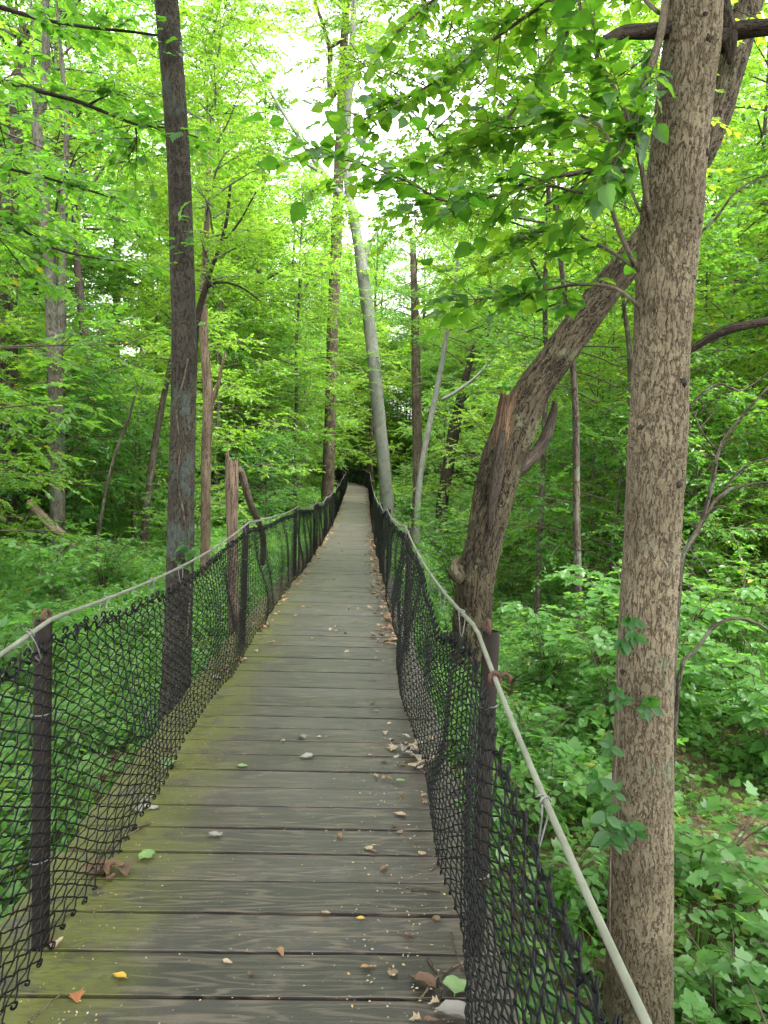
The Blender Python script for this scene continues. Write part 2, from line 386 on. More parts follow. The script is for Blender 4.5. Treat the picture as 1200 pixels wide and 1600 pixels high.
def litter_mat(name, stops):
    m, n, l = new_mat(name)
    a = nd(n, 'ShaderNodeAttribute', attribute_name='rnd'); oi = n.new('ShaderNodeObjectInfo')
    f = mth(n, l, 'FRACT', mth(n, l, 'ADD', a.outputs['Fac'], oi.outputs['Random']))
    r = ramp(n, stops); l.new(f, r.inputs[0])
    tc = n.new('ShaderNodeTexCoord'); nz = nd(n, 'ShaderNodeTexNoise', Scale=35.0, Detail=4.0); l.new(tc.outputs['Object'], nz.inputs['Vector'])
    c = mixc(n, l, mth(n, l, 'MULTIPLY', sstep(n, l, nz.outputs['Fac'], .5, .7), .35), r.outputs[0], (.10, .06, .03))
    p = nd(n, 'ShaderNodeBsdfPrincipled', Roughness=.7); p.inputs['Specular IOR Level'].default_value = .3; l.new(c, p.inputs['Base Color'])
    o = n.new('ShaderNodeOutputMaterial'); l.new(p.outputs[0], o.inputs[0])
    return m
LIT = litter_mat('dry_leaf_mixed', [(0, (.22, .135, .07)), (.25, (.16, .085, .04)), (.5, (.25, .19, .125)), (.75, (.12, .07, .042)), (1, (.22, .115, .045))])
LIT_TAN = litter_mat('dry_leaf_tan', [(0, (.25, .185, .12)), (.5, (.21, .16, .11)), (1, (.29, .23, .165))])
LIT_BROWN = litter_mat('dry_leaf_brown', [(0, (.08, .045, .027)), (.5, (.11, .062, .035)), (1, (.065, .04, .027))])
LIT_GREY = litter_mat('dry_leaf_grey', [(0, (.15, .142, .122)), (.5, (.19, .182, .16)), (1, (.14, .132, .118))])
LIT_GREEN = litter_mat('fallen_leaf_green', [(0, (.095, .155, .06)), (.5, (.125, .18, .08)), (1, (.10, .17, .055))])
LIT_YEL = litter_mat('fallen_leaf_yellow', [(0, (.36, .19, .02)), (.5, (.33, .22, .03)), (1, (.35, .16, .02))])
LIT_ORA = litter_mat('fallen_leaf_orange', [(0, (.22, .085, .028)), (.5, (.20, .10, .04)), (1, (.19, .065, .025))])
SPECK = litter_mat('debris_specks', [(0, (.26, .245, .2)), (.3, (.3, .2, .04)), (.5, (.24, .23, .2)), (.75, (.22, .135, .04)), (1, (.28, .265, .23))])

# ------------------------------------------------------------------ the walkway's line
def smooth01(x, a, b):
    t = np.clip((x-a)/(b-a), 0, 1); return t*t*(3-2*t)
DS = .05
_s = np.arange(-8, 76, DS)
_h = np.clip(_s-43, 0, 22)*.034
_x = -.33 - np.cumsum(np.sin(_h))*DS
_y = -8 + np.cumsum(np.cos(_h))*DS
_zk = np.array([[-10, 0], [0, 0], [7, -.0], [10, -.07], [13, -.17], [17, -.28], [22, -.33], [28, -.27], [34, -.1], [40, .1], [46, .28], [55, .55], [76, 1.2]])
_z = spline(np.column_stack([_zk[:, 0], np.zeros(len(_zk)), _zk[:, 1]]), 2000)
_z = np.interp(_s, _z[:, 0], _z[:, 2])
def path(s, lat=0.0):
    h = np.interp(s, _s, _h)
    return np.stack([np.interp(s, _s, _x)+lat*np.cos(h), np.interp(s, _s, _y)+lat*np.sin(h), np.interp(s, _s, _z)], -1)
def zdeck(y): return np.interp(y, _y, _z)
def xmid(y): return np.interp(y, _y, _x)

def ground_z(x, y):
    x = np.asarray(x, float); y = np.asarray(y, float)
    yc = np.clip(y, -8, 70)
    u = x-xmid(yc); zd = zdeck(yc)
    g = zd-.38-.44*smooth01(u, -.8, 1.6)
    g = g+.62*np.log1p(np.exp((-u-6.3)*1.5))/1.5*smooth01(y, 10, 24)*np.exp(-np.clip(-u-30, 0, None)*.02)
    g = g+.10*np.clip(-u-7, 0, 30)*smooth01(y, -6, 8)
    g = g+.32*np.log1p(np.exp((u-6.0)*1.2))/1.2*smooth01(y, 5, 24)
    g = g+.30*np.clip(y-64, 0, 34)
    g = g-.34*np.exp(-((x-3.4)/1.5)**2-((y-5.4)/1.5)**2)+.22*np.exp(-((x-4.1)/1.3)**2-((y-7.6)/1.0)**2)
    g = g-.22*np.exp(-((x-1.25)/.8)**2-((y-3.2)/.8)**2)
    g = g+.05*np.sin(x*1.1+.3)*np.cos(y*.9)+.03*np.sin(x*2.7+y*1.9)+.15*np.sin(x*.31+1)*np.sin(y*.23)*smooth01(np.abs(u), 2, 8)
    ex = g-(zd-.4); g = zd-.4+np.where(ex > 2.5, 2.5+4*np.tanh((ex-2.5)/8), ex)
    m = 1-smooth01(np.abs(u), 1.0, 1.7)
    g = np.where(m > 0, np.minimum(g, g*(1-m)+(zd-.36)*m), g)
    return g
def gz(x, y): return float(ground_z(np.array([x]), np.array([y]))[0])

xs = np.concatenate([np.linspace(-400, -46, 12), np.linspace(-40, -12, 40), np.linspace(-11.5, 11.5, 116), np.linspace(12, 40, 40), np.linspace(46, 400, 12)])
ys = np.concatenate([np.linspace(-300, -20, 10), np.linspace(-12, 1, 20), np.linspace(1.2, 20, 96), np.linspace(20.5, 80, 90), np.linspace(84, 500, 20)])
X, Y = np.meshgrid(xs, ys); Z = ground_z(X, Y)
nx, ny = len(xs), len(ys)
i = np.arange(ny-1)[:, None]*nx; j = np.arange(nx-1)[None]
gme = make_mesh('forest_ground', np.stack([X, Y, Z], -1), np.stack([i+j, i+j+1, i+nx+j+1, i+nx+j], -1).reshape(-1, 4), GROUND)
go = link('ground', gme, kind='structure'); go['label'] = 'brown earth forest floor under green undergrowth'

# ------------------------------------------------------------------ boardwalk
HW = .825
def box_v(x0, x1, y0, y1, z0, z1): 
    return np.array([[x0,y0,z0],[x1,y0,z0],[x1,y1,z0],[x0,y1,z0],[x0,y0,z1],[x1,y0,z1],[x1,y1,z1],[x0,y1,z1]], float)
BOXF = np.array([[0,3,2,1],[4,5,6,7],[0,1,5,4],[1,2,6,5],[2,3,7,6],[3,0,4,7]])
acc = Acc()
ss = np.arange(-3, 66, 1.0)
for lat in (-.62, 0, .62):
    P = path(ss, lat); P[:, 2] -= .044
    h = np.interp(ss, _s, _h); sd_ = np.stack([np.cos(h), np.sin(h), 0*h], -1)*.025
    V = np.stack([P-sd_, P+sd_, P+sd_-[0, 0, .19], P-sd_-[0, 0, .19]], 1)
    K = len(ss); ii = np.arange(K-1)[:, None]*4; jj = np.arange(4)[None]; j2 = (jj+1) % 4
    acc.add(V.reshape(-1, 3), np.stack([ii+jj, ii+j2, ii+4+j2, ii+4+jj], -1).reshape(-1, 4))
    for s_ in np.arange(-1.5, 64, 3.0):
        p = path(np.array([s_]), lat)[0]; zg = gz(p[0], p[1])-.3
        acc.add(box_v(p[0]-.05, p[0]+.05, p[1]-.05, p[1]+.05, zg, p[2]-.05), BOXF)
deck = link('boardwalk', acc.mesh('beams', BEAM, False), kind='structure')
deck['label'] = 'long weathered grey timber boardwalk with mossy edge leading into the forest'

def plank_mesh(k):
    q = np.random.default_rng(100+k)
    w, t = .0955, .04; xs_ = np.linspace(-HW, HW, 5); xs_[0] += q.uniform(-.02, .02); xs_[-1] += q.uniform(-.02, .02)
    b = .002
    prof = np.array([[-w, -t], [-w, -b], [-w+b, 0], [0, q.uniform(-.002, .002)], [w-b, 0], [w, -b], [w, -t]])
    V = []
    for x_ in xs_:
        wob = q.uniform(-.0015, .0015, 7)
        for n_, (py_, pz_) in enumerate(prof): V.append((x_, py_+wob[n_], pz_+wob[n_]*.6))
    K = 7; f = []
    for a in range(4):
        for c in range(K): f.append((a*K+c, a*K+(c+1) % K, (a+1)*K+(c+1) % K, (a+1)*K+c))
    return make_mesh('plank', V, [np.array(f), np.array([list(range(7))]), np.array([list(range(34, 27, -1))])], WOOD, smooth=False)
pm = [plank_mesh(k) for k in range(8)]
s0 = 2.415; pitch = .2075
NP_ = 240
far = Acc()
for k in range(-13, 305):
    s_ = s0+k*pitch
    p = path(np.array([s_]))[0]; h = float(np.interp(s_, _s, _h)); dz = float(np.interp(s_+.1, _s, _z)-np.interp(s_-.1, _s, _z))/.2
    me = pm[random.randrange(8)]
    mat4 = Matrix.Translation((p[0]+random.uniform(-.012, .012), p[1], p[2]+random.uniform(-.003, .003))) @ Matrix.Rotation(h+random.uniform(-.004, .004), 4, 'Z') @ Matrix.Rotation(math.atan(dz)+random.uniform(-.008, .008), 4, 'X') @ Matrix.Rotation(random.uniform(-.003, .003), 4, 'Y')
    if random.random() < .5: mat4 = mat4 @ Matrix.Rotation(math.pi, 4, 'Z')
    if k < NP_:
        o = link('plank', me, deck); o.matrix_local = mat4
    else:
        v = np.array([mat4 @ x.co for x in me.vertices]); far.add(v, [np.array([list(f.vertices) for f in me.polygons if len(f.vertices) == 4])])
link('far_planks', far.mesh('far_planks', WOOD, False), deck, kind='stuff')

# ------------------------------------------------------------------ fences
POSTS = [-2.0, 2.34, 6.4, 11.4, 15.9, 20.2, 24.7, 29.2, 33.7, 38.2, 42.7, 47.2, 51.7, 56.2, 60.7, 65.2]
def build_fence(side, root, seed):
    q = np.random.default_rng(seed); lat0 = .62 if side < 0 else .70; lat0 *= side
    sag = {}
    for b in range(len(POSTS)-1): sag[b] = (.20 if side > 0 else .1) if b == 0 else (.065 if b == 1 else q.uniform(.05, .10))
    PH = 1.035
    def cable_z(s):
        s = np.asarray(s, float); z = np.full(s.shape, PH)
        for b in range(len(POSTS)-1):
            t = (s-POSTS[b])/(POSTS[b+1]-POSTS[b]); k = (t >= 0) & (t <= 1)
            z = np.where(k, PH-4*sag[b]*t*(1-t), z)
        return z
    ph = q.uniform(0, 6.28, 12)
    def post_near(s): return np.min(np.abs(np.asarray(s)[..., None]-np.array(POSTS)), -1)
    def droop(s):
        d = .018+.03*(1+np.sin(s*1.7+ph[0]))*.5+.016*np.abs(np.sin(s*4.6+ph[1]))
        if side > 0: d = d+.10*np.exp(-((s-3.3)/.5)**2)+.05*np.exp(-((s-1.3)/.7)**2)
        return d
    def surf(s, h, L):
        """s along, h 0..1 up the net"""
        c = path(s); zb = .035+.02*np.sin(s*2.1+ph[2])+.012*np.sin(s*7+ph[3])
        zt = cable_z(s)-droop(s)
        z = zb+(zt-zb)*h
        near = np.exp(-(post_near(s)/.35)**2)
        bulge = (.025+.04*np.sin(s*1.15+ph[4])*np.sin(h*3+ph[5])+.028*np.sin(s*3.1+ph[6]+h*4)+.012*np.sin(s*8+h*7+ph[7]))*(1-.75*near)*np.sin(np.clip(h, .0, 1)*2.7+.25)
        bulge = bulge+(.015 if side < 0 else .045)*(1-h)**2*(1-near)*(.7+.5*np.sin(s*1.9+ph[8]))+.012
        lat = lat0-side*bulge
        z = z+.006*np.sin(s*9+h*11+ph[9])
        hd = np.interp(s, _s, _h)
        return np.stack([c[..., 0]+lat*np.cos(hd), c[..., 1]+lat*np.sin(hd), c[..., 2]+z], -1)
    for b in range(len(POSTS)-1):
        a0, a1 = POSTS[b], POSTS[b+1]
        if b == 0: a0 = .35
        fine = a1 < 26
        dw = .045 if fine else .065; rows = 44 if fine else 28
        sub = 3 if a1 < 12 else (2 if fine else 1)
        ns = int(round((a1-a0)/dw)); K = rows*sub+1
        iw = np.arange(ns)[:, None]; k = np.arange(K)[None]/sub
        tri = np.abs(((k+iw) % 2)-1)*2-1            # zigzag -1..1
        if sub > 1: tri = np.clip(tri*1.12, -1.04, 1.04)
        S = a0+(iw+.5)*(a1-a0)/ns+tri*dw*.5*1.05
        H = k/rows+0*S
        P = surf(S, H, 1.0)
        # the wires hook round each other at the crossings
        nx_ = np.cos(np.pi*k)*0
        P[..., 0] += .0045*np.sin(np.pi*(k+.5))*(1 if fine else 0)
        P += q.normal(0, .0014, P.shape) if fine else 0
        ac = Acc(); wires(ac, P, .0027 if a1 < 12 else (.0038 if fine else .0055), 4 if a1 < 7 else 3)
        if a1 < 16:       # twisted knuckles along both selvages
            for row in (0, -1):
                C0 = P[:, row]; m = 7; t = np.linspace(0, 2*np.pi*.85, m)
                up = 1 if row == -1 else -1
                ring = np.stack([np.stack([.012*np.sin(t)*.4, .012*np.sin(t), up*.012*(1-np.cos(t))], -1)]*len(C0))*q.uniform(.5, 1.0, (len(C0), 1, 1))
                wires(ac, C0[:, None]+ring, .003, 3)
        link('netting', ac.mesh('netting', WIRE), root)
        # black lacing bunched along the top edge
        if a1 < 16:
            t = np.arange(a0, a1, .02); P2 = surf(t, np.full_like(t, .985)+.012*np.sin(t*55), 1); P2 += q.normal(0, .004, P2.shape)
            ac = Acc(); wires(ac, P2[None], .0035, 4); wires(ac, (P2+q.normal(0, .006, P2.shape))[None], .003, 4)
            link('lacing', ac.mesh('lacing', WIRE), root)
    # cable: one run held by a ring on each post
    t = np.arange(.25 if side > 0 else .4, POSTS[-2], .12); c = path(t, lat0); c[:, 2] += cable_z(t)+.016
    ac = Acc(); tube(ac, c, .007, 8, bark=False); link('handrail_cable', ac.mesh('cable', CABLE), root)
    # posts
    ac = Acc(); r, ri, H = .027, .022, PH+.005
    th = np.arange(20)*2*np.pi/20
    rings = []
    for rr, zz in ((r, -.55), (r, H-.004), (r-.002, H), (ri, H), (ri, H-.12)): rings.append(np.stack([rr*np.cos(th), rr*np.sin(th), np.full(20, zz)], -1))
    V = np.concatenate(rings); ii = np.arange(4)[:, None]*20; jj = np.arange(20)[None]; j2 = (jj+1) % 20
    ac.add(V, [np.stack([ii+jj, ii+j2, ii+20+j2, ii+20+jj], -1).reshape(-1, 4)])
    post_me = ac.mesh('post', POST)
    ac = Acc(); t = np.linspace(0, 2*np.pi, 17); tube(ac, np.stack([.027*np.cos(t), .010+.0*t, .024*np.sin(t)+.014], -1), .0065, 6, bark=False, cap=False)
    tube(ac, np.array([[0, .010, .012], [0, .008, -.02], [0, .004, -.05]]), .006, 6, bark=False)
    ring_me = ac.mesh('eye_ring', RUST)
    ac = Acc(); t = np.linspace(-.3, 5.2, 14); tube(ac, np.stack([.033*np.cos(t), .033*np.sin(t), .004*t], -1), .0022, 5, bark=False)
    tube(ac, np.array([[.033, -.01, 0], [.045, -.018, .006], [.05, -.008, .012], [.043, 0, .008]]), .0022, 5, bark=False)
    tie_me = ac.mesh('tie_wire', TIE)
    ac = Acc(); t = np.linspace(0, 2*np.pi*1.4, 16)
    tube(ac, np.stack([.012*np.cos(t), .002*t, .012*np.sin(t)], -1), .002, 5, bark=False)
    tube(ac, np.array([[.012, 0, 0], [.014, .006, -.03], [.008, .012, -.075], [.0, .01, -.09], [-.006, .006, -.07], [-.01, 0, -.03], [-.011, 0, .0]]), .002, 5, bark=False)
    hang_me = ac.mesh('hanging_tie', TIE)
    out = .036*side
    for s_ in POSTS[1:-1]:
        p = path(np.array([s_]), lat0+out)[0]
        po = link('post', post_me, root, p); po.rotation_euler = (q.normal(0, .012), q.normal(0, .012), q.uniform(0, 6))
        if s_ > 40: continue
        rg = link('eye_ring', ring_me, po, (0, 0, PH)); rg.rotation_euler = (0, 0, (math.pi/2 if side > 0 else -math.pi/2)-po.rotation_euler[2])
        for hz in (.27, .76):
            ti = link('tie_wire', tie_me, po, (0, 0, hz+q.uniform(-.05, .05))); ti.rotation_euler = (q.uniform(-.15, .15), 0, q.uniform(0, 6.3))
    for s_ in np.arange(.9, 24, .62):
        s_ = s_+q.uniform(-.28, .28)
        if post_near(np.array([s_]))[0] < .12: continue
        p = path(np.array([s_]), lat0)[0]; p[2] += cable_z(np.array([s_]))[0]+.016
        o = link('hanging_tie', hang_me, root, p); o.rotation_euler = (q.uniform(-.3, .3), q.uniform(-.2, .2), q.uniform(-.6, .6))
    if side > 0:
        ac = Acc(); t = np.linspace(0, 2*np.pi, 15); tube(ac, np.stack([.014*np.cos(t), .004*np.sin(t), .014*np.sin(t)], -1), .006, 6, bark=False, cap=False)
        tube(ac, np.array([[.012, 0, .006], [.03, .004, .012], [.042, .002, .002], [.038, 0, -.012]]), [.007, .006, .006, .004], 6, bark=False, lump=.1)
        p = path(np.array([1.98]), lat0)[0]; p[2] += cable_z(np.array([1.98]))[0]+.016; link('cable_clamp', ac.mesh('cable_clamp', RUST), root, p)
fl = thing('chain_link_fence', 'black chain-link fence with cable handrail along the mossy edge of the boardwalk', 'fence', path(np.array([0.]), -.7)[0])
fr = thing('chain_link_fence', 'sagging black chain-link fence with cable handrail along the leaf-strewn edge beside the leaning tree', 'fence', path(np.array([0.]), .7)[0])
for f_, sd2, sed in ((fl, -1, 11), (fr, 1, 23)):
    loc = f_.location.copy(); f_.location = (0, 0, 0); build_fence(sd2, f_, sed)

# ------------------------------------------------------------------ leaves
def tmpl_diamond():
    v = np.array([[0, 0, 0], [.27, .42, .05], [0, 1, -.06], [-.27, .42, .05]]); return v, [np.array([[0, 1, 2], [0, 2, 3]])]
def tmpl_six():
    v = np.array([[0, 0, 0], [.25, .30, .05], [.23, .65, .04], [0, 1, -.10], [-.23, .65, .04], [-.25, .30, .05], [0, .32, -.01], [0, .66, -.03]])
    return v, [np.array([[6, 1, 2, 7], [6, 7, 4, 5]]), np.array([[0, 1, 6], [0, 6, 5], [7, 2, 3], [7, 3, 4]])]
def tmpl_round():
    v = np.array([[0, 0, 0], [.38, .22, .03], [.42, .58, .05], [.2, .88, .0], [0, 1, -.04], [-.2, .88, 0], [-.42, .58, .05], [-.38, .22, .03], [0, .5, -.03]])
    return v, [np.array([[8, 0, 1], [8, 1, 2], [8, 2, 3], [8, 3, 4], [8, 4, 5], [8, 5, 6], [8, 6, 7], [8, 7, 0]])]
def tmpl_lobed():
    o = np.array([[0, 0], [.22, .02], [.52, .16], [.36, .32], [.56, .58], [.27, .60], [.22, .78], [0, 1], [-.22, .78], [-.27, .60], [-.56, .58], [-.36, .32], [-.52, .16], [-.22, .02]])
    v = np.column_stack([o, .10*np.abs(o[:, 0])-.08*o[:, 1]**2]); v = np.vstack([v, [0, .42, -.03]]); n_ = len(o)
    return v, [np.stack([np.full(n_, n_), np.arange(n_), (np.arange(n_)+1) % n_], -1)]
def tmpl_serrate(curl=.15, fold=.12, wid=.34, teeth=9, seed=0, stalk=True):
    q = np.random.default_rng(seed); t = np.linspace(0, 1, teeth+1); w = wid*np.sin(np.pi*np.clip(t, 0, 1)**.8)**.85*(1-.15*t)
    rows = []
    for k, tt in enumerate(t):
        sag_ = -curl*tt**2+.02*q.normal()
        e = w[k]*(1+q.normal()*.04); tooth = .022
        rows.append([(-e, tt+tooth, sag_+fold*e+.03*q.normal()), (-e*.5, tt, sag_+fold*e*.35+.01*q.normal()), (0, tt, sag_-.012), (e*.5, tt, sag_+fold*e*.35+.01*q.normal()), (e, tt+tooth, sag_+fold*e+.03*q.normal())])
    v = np.array(rows).reshape(-1, 3); f = []
    for k in range(teeth):
        for c in range(4): f.append((k*5+c, k*5+c+1, k*5+6+c, k*5+5+c))
    fs = [np.array(f)]
    if stalk:
        n0 = len(v); v = np.vstack([v, [(.012, -.14, .02), (-.012, -.14, .02), (-.012, 0.02, 0), (.012, 0.02, 0)]]); fs[0] = np.vstack([fs[0], [(n0, n0+1, n0+2, n0+3)]])
    return v, fs
TD, T6, TR, TL, TS = tmpl_diamond(), tmpl_six(), tmpl_round(), tmpl_lobed(), tmpl_serrate(teeth=6, stalk=False)

def leaves_into(acc, T, pos, dr, nm, size, rnd):
    tv, tf = T; dr = nrmz(dr); nm = nrmz(nm-dr*np.sum(nm*dr, -1, keepdims=True)); sd_ = np.cross(dr, nm)
    V = pos[:, None]+size[:, None, None]*(tv[None, :, 0:1]*sd_[:, None]+tv[None, :, 1:2]*dr[:, None]+tv[None, :, 2:3]*nm[:, None])
    n_, k = len(pos), len(tv); off = (np.arange(n_)*k)[:, None, None]
    acc.add(V.reshape(-1, 3), [(f[None]+off).reshape(-1, f.shape[1]) for f in tf], rnd=np.repeat(rnd, k))

def twig_leaves(q, P, D, L, n, size, droop=.25, jit=.3, dirj=.2, tilt=0.0):
    T_ = len(P); D = nrmz(D); up = np.array((0, 0, 1.))
    lat = nrmz(np.cross(D, up)+1e-6)
    t = (np.arange(n)[None]+q.uniform(0, .8, (T_, n)))/n*.9+.12
    side = np.where((np.arange(n)[None]+q.integers(0, 2, (T_, 1))) % 2 == 0, 1., -1.)
    ang = np.radians(q.uniform(35, 80, (T_, n)))*(1-.5*t**3); ang[:, -1] *= .2
    pos = P[:, None]+D[:, None]*(L[:, None]*t)[..., None]-up*(.12*droop*L[:, None]*t**2)[..., None]*4
    dr = D[:, None]*np.cos(ang)[..., None]+lat[:, None]*(side*np.sin(ang))[..., None]+q.normal(0, dirj, (T_, n, 3))-up*droop*q.uniform(.3, 1.4, (T_, n, 1))
    nm = up+q.normal(0, jit, (T_, n, 3))+tilt
    sz = np.asarray(size)*q.uniform(.65, 1.25, (T_, n))
    return pos.reshape(-1, 3), dr.reshape(-1, 3), nm.reshape(-1, 3), sz.ravel()

def gen_tree(seed, H, cb, R, nl, nsec, ntw, nlf, leaf, trunk_r, elev=(10, 45), T=TD, lmat=LEAF, wmat=BARK_FAR, top_shape=1.0, twl=.6, droop=.25, trunk=True, wob=.03, twigwood=False):
    """-> trunk mesh (or None), limb mesh, foliage mesh"""
    q = np.random.default_rng(seed)
    K = 10; zz = np.linspace(-.3, H, K); tp = np.column_stack([np.cumsum(q.normal(0, wob*H/K, K)), np.cumsum(q.normal(0, wob*H/K, K)), zz]); tp[:2, :2] = 0
    tp = spline(tp, 26); tr = trunk_r*np.clip(1-.85*np.linspace(0, 1, 26)**1.1, .08, 1)
    tme = None
    if trunk:
        a = Acc(); tube(a, tp, tr, 12, lump=.05, seed=seed, flare=.35); tme = a.mesh('trunk', wmat)
    wood = Acc(); TP, TDv, TLn = [], [], []
    for i in range(nl):
        u = (i+q.uniform(0, 1))/nl; z = cb+(H*.97-cb)*u
        k = np.interp(z, tp[:, 2], np.arange(26)); c = np.array([np.interp(k, np.arange(26), tp[:, m]) for m in range(3)])
        az = i*2.399+q.normal(0, .4); prof = (math.sin(math.pi*(.18+.75*u))**.7) if top_shape else 1-.6*u
        Ln = R*prof*q.uniform(.7, 1.15); el = math.radians(np.interp(u, [0, 1], elev)+q.normal(0, 8))
        n = 7; t = np.linspace(0, 1, n); dz = math.sin(el)*t-.22*math.sin(el+.3)*t**2
        hd = az+np.cumsum(q.normal(0, .12, n))
        stp = np.diff(np.concatenate([[0], t]))
        P = np.column_stack([np.cumsum(np.cos(hd)*stp), np.cumsum(np.sin(hd)*stp), dz])*Ln*np.array([math.cos(el), math.cos(el), 1])+c
        r0 = max(.012, trunk_r*.32*(1-.5*u)); tube(wood, P, np.linspace(r0, .006, n), 5, cap=False)
        for m in range(nsec):
            tt = .22+.78*(m+q.uniform(0, 1))/nsec; f = tt*(n-1); a_ = int(min(f, n-2)); p0 = P[a_]+(P[a_+1]-P[a_])*(f-a_)
            dl = nrmz(P[a_+1]-P[a_]); s_ = 1 if m % 2 else -1; an = s_*math.radians(q.uniform(30, 75))*(1-.6*(tt > .93))
            d2 = np.array([dl[0]*math.cos(an)-dl[1]*math.sin(an), dl[0]*math.sin(an)+dl[1]*math.cos(an), dl[2]*.5+q.normal(0, .32)]); d2 = nrmz(d2)
            L2 = (.25+.3*(1-tt))*Ln*q.uniform(.6, 1.2)+.15
            e = p0+d2*L2-np.array([0, 0, .08*L2*L2]); md = (p0+e)/2+q.normal(0, .03*L2, 3)+np.array([0, 0, .03*L2])
            tube(wood, np.array([p0, md, e]), [max(.008, r0*.3), .006, .003], 3, cap=False, bark=True)
            for w in range(ntw):
                x = (w+q.uniform(.2, 1))/ntw; b0 = p0+(e-p0)*x
                s2 = 1 if (w+m) % 2 else -1; a2 = s2*math.radians(q.uniform(25, 80))*(x < .93)
                d3 = np.array([d2[0]*math.cos(a2)-d2[1]*math.sin(a2), d2[0]*math.sin(a2)+d2[1]*math.cos(a2), d2[2]*.4+q.normal(-.05, .34)])
                TP.append(b0); TDv.append(nrmz(d3)); TLn.append(twl*q.uniform(.55, 1.25))
    TP, TDv, TLn = np.array(TP), np.array(TDv), np.array(TLn)
    if twigwood:
        for a_, b_, c_ in zip(TP, TDv, TLn): tube(wood, np.array([a_, a_+b_*c_*.5-[0, 0, .01*c_], a_+b_*c_-[0, 0, .12*droop*4*c_]]), [.004, .003, .0015], 3, cap=False)
    lf = Acc(); pos, dr, nm, sz = twig_leaves(q, TP, TDv, TLn, nlf, leaf, droop=droop, jit=.48)
    # one shade per twig and a little per leaf
    rn = np.clip(np.repeat(q.uniform(.1, .85, len(TP)), nlf)*.6+q.uniform(0, .4, len(pos)), 0, 1); rn = np.where(q.uniform(0, 1, len(pos)) < .006, 1.4, rn)
    leaves_into(lf, T, pos, dr, nm, sz, rn)
    return tme, wood.mesh('limbs', BARK_TWIG if trunk_r < .06 else wmat), lf.mesh('foliage', lmat, smooth=False)

def place_tree(name, var, loc, rz, scale, label, cat, group=None, bury=.05):
    t = thing(name, label, cat, loc, rz, group, scale)
    tme, wme, lme = var
    if tme: link('trunk', tme, t)
    link('limbs', wme, t); link('crown', lme, t, kind=None)
    return t

# canopy trees, understory saplings and shrubs: a few of each kind, set out in loops
CANOPY = [gen_tree(200+k, 18+1.5*(k % 3), 5.0+1.2*(k % 2), 4.4, 26, 8, 8, 18, .125, .17+.03*(k % 3), (15, 60), lmat=(LEAF, LEAFY, LEAF, LEAFY)[k], wmat=(BARK_FAR, BARK_PALE, BARK_TALL, BARK_FAR)[k], twl=.7) for k in range(4)]
MIDT = [gen_tree(250+k, (9.5, 12, 11)[k], (1.6, 2.4, 2.0)[k], (3.2, 3.6, 3.0)[k], 26, 7, 8, 16, .11, (.07, .09, .08)[k], (0, 45), lmat=(LEAF, LEAFY, LEAF)[k], wmat=BARK_FAR, twl=.6, wob=.04) for k in range(3)]
NEARC = [gen_tree(270+k, 9.0, 3.4, 3.0, 18, 6, 6, 12, (.105, .095)[k], .06, (5, 45), T=T6, lmat=(LEAFY, LEAF)[k], wmat=BARK_FAR, twl=.5, wob=.03, twigwood=True) for k in range(2)]
SAPL = [gen_tree(300+k, (4.2, 5.5, 3.4, 6.5)[k], .7, (1.8, 2.3, 1.6, 2.4)[k], 20, 6, 5, 14, (.085, .095, .08, .1)[k], .035+.008*k, (2, 40), lmat=(LEAF, LEAFY, LEAFD, LEAF)[k], wmat=BARK_FAR, twl=.45, wob=.06) for k in range(4)]
def gen_shrub(seed, h, r, nst, ntw, nlf, leaf, T, lmat, droop=.25, twl=.35):
    q = np.random.default_rng(seed); wood = Acc(); TP, TDv, TLn = [], [], []
    for i in range(nst):
        az = i*2.399+q.normal(0, .3); out = r*math.sqrt(q.uniform(.1, 1)); hh = h*q.uniform(.55, 1.0)
        P = spline(np.array([[.04*math.cos(az), .04*math.sin(az), -.08], [out*.35*math.cos(az), out*.35*math.sin(az), hh*.55], [out*.75*math.cos(az+.2), out*.75*math.sin(az+.2), hh*.9], [out*math.cos(az+.3), out*math.sin(az+.3), hh]]), 9)
        tube(wood, P, np.linspace(.009, .003, 9), 4, cap=False)
        for w in range(ntw):
            x = .25+.75*(w+q.uniform(0, 1))/ntw; f = x*8; a_ = int(min(f, 7)); p0 = P[a_]+(P[a_+1]-P[a_])*(f-a_)
            a2 = q.uniform(0, 6.28); TP.append(p0); TDv.append(nrmz(np.array([math.cos(a2), math.sin(a2), q.uniform(-.1, .5)]))); TLn.append(twl*q.uniform(.5, 1.2)*(1.15-.4*x))
    TP, TDv, TLn = np.array(TP), np.array(TDv), np.array(TLn)
    for a_, b_, c_ in zip(TP, TDv, TLn): tube(wood, np.array([a_, a_+b_*c_*.5, a_+b_*c_-[0, 0, .12*droop*4*c_]]), [.003, .002, .001], 3, cap=False)
    lf = Acc(); pos, dr, nm, sz = twig_leaves(q, TP, TDv, TLn, nlf, leaf, droop=droop, jit=.28)
    rn = np.clip(np.repeat(q.uniform(.1, .8, len(TP)), nlf)*.6+q.uniform(0, .4, len(pos)), 0, 1); rn = np.where(q.uniform(0, 1, len(pos)) < .005, 1.4, rn)
    leaves_into(lf, T, pos, dr, nm, sz, rn)
    return None, wood.mesh('stems', BARK_TWIG), lf.mesh('foliage', lmat, smooth=True)
SHRUB = [gen_shrub(400, 1.1, .9, 16, 7, 9, .085, T6, LEAFG), gen_shrub(401, 1.6, 1.1, 18, 8, 9, .095, T6, LEAF), gen_shrub(402, .8, .8, 14, 6, 8, .09, TL, LEAFG), gen_shrub(403, 2.1, 1.2, 18, 9, 10, .09, T6, LEAFD)]
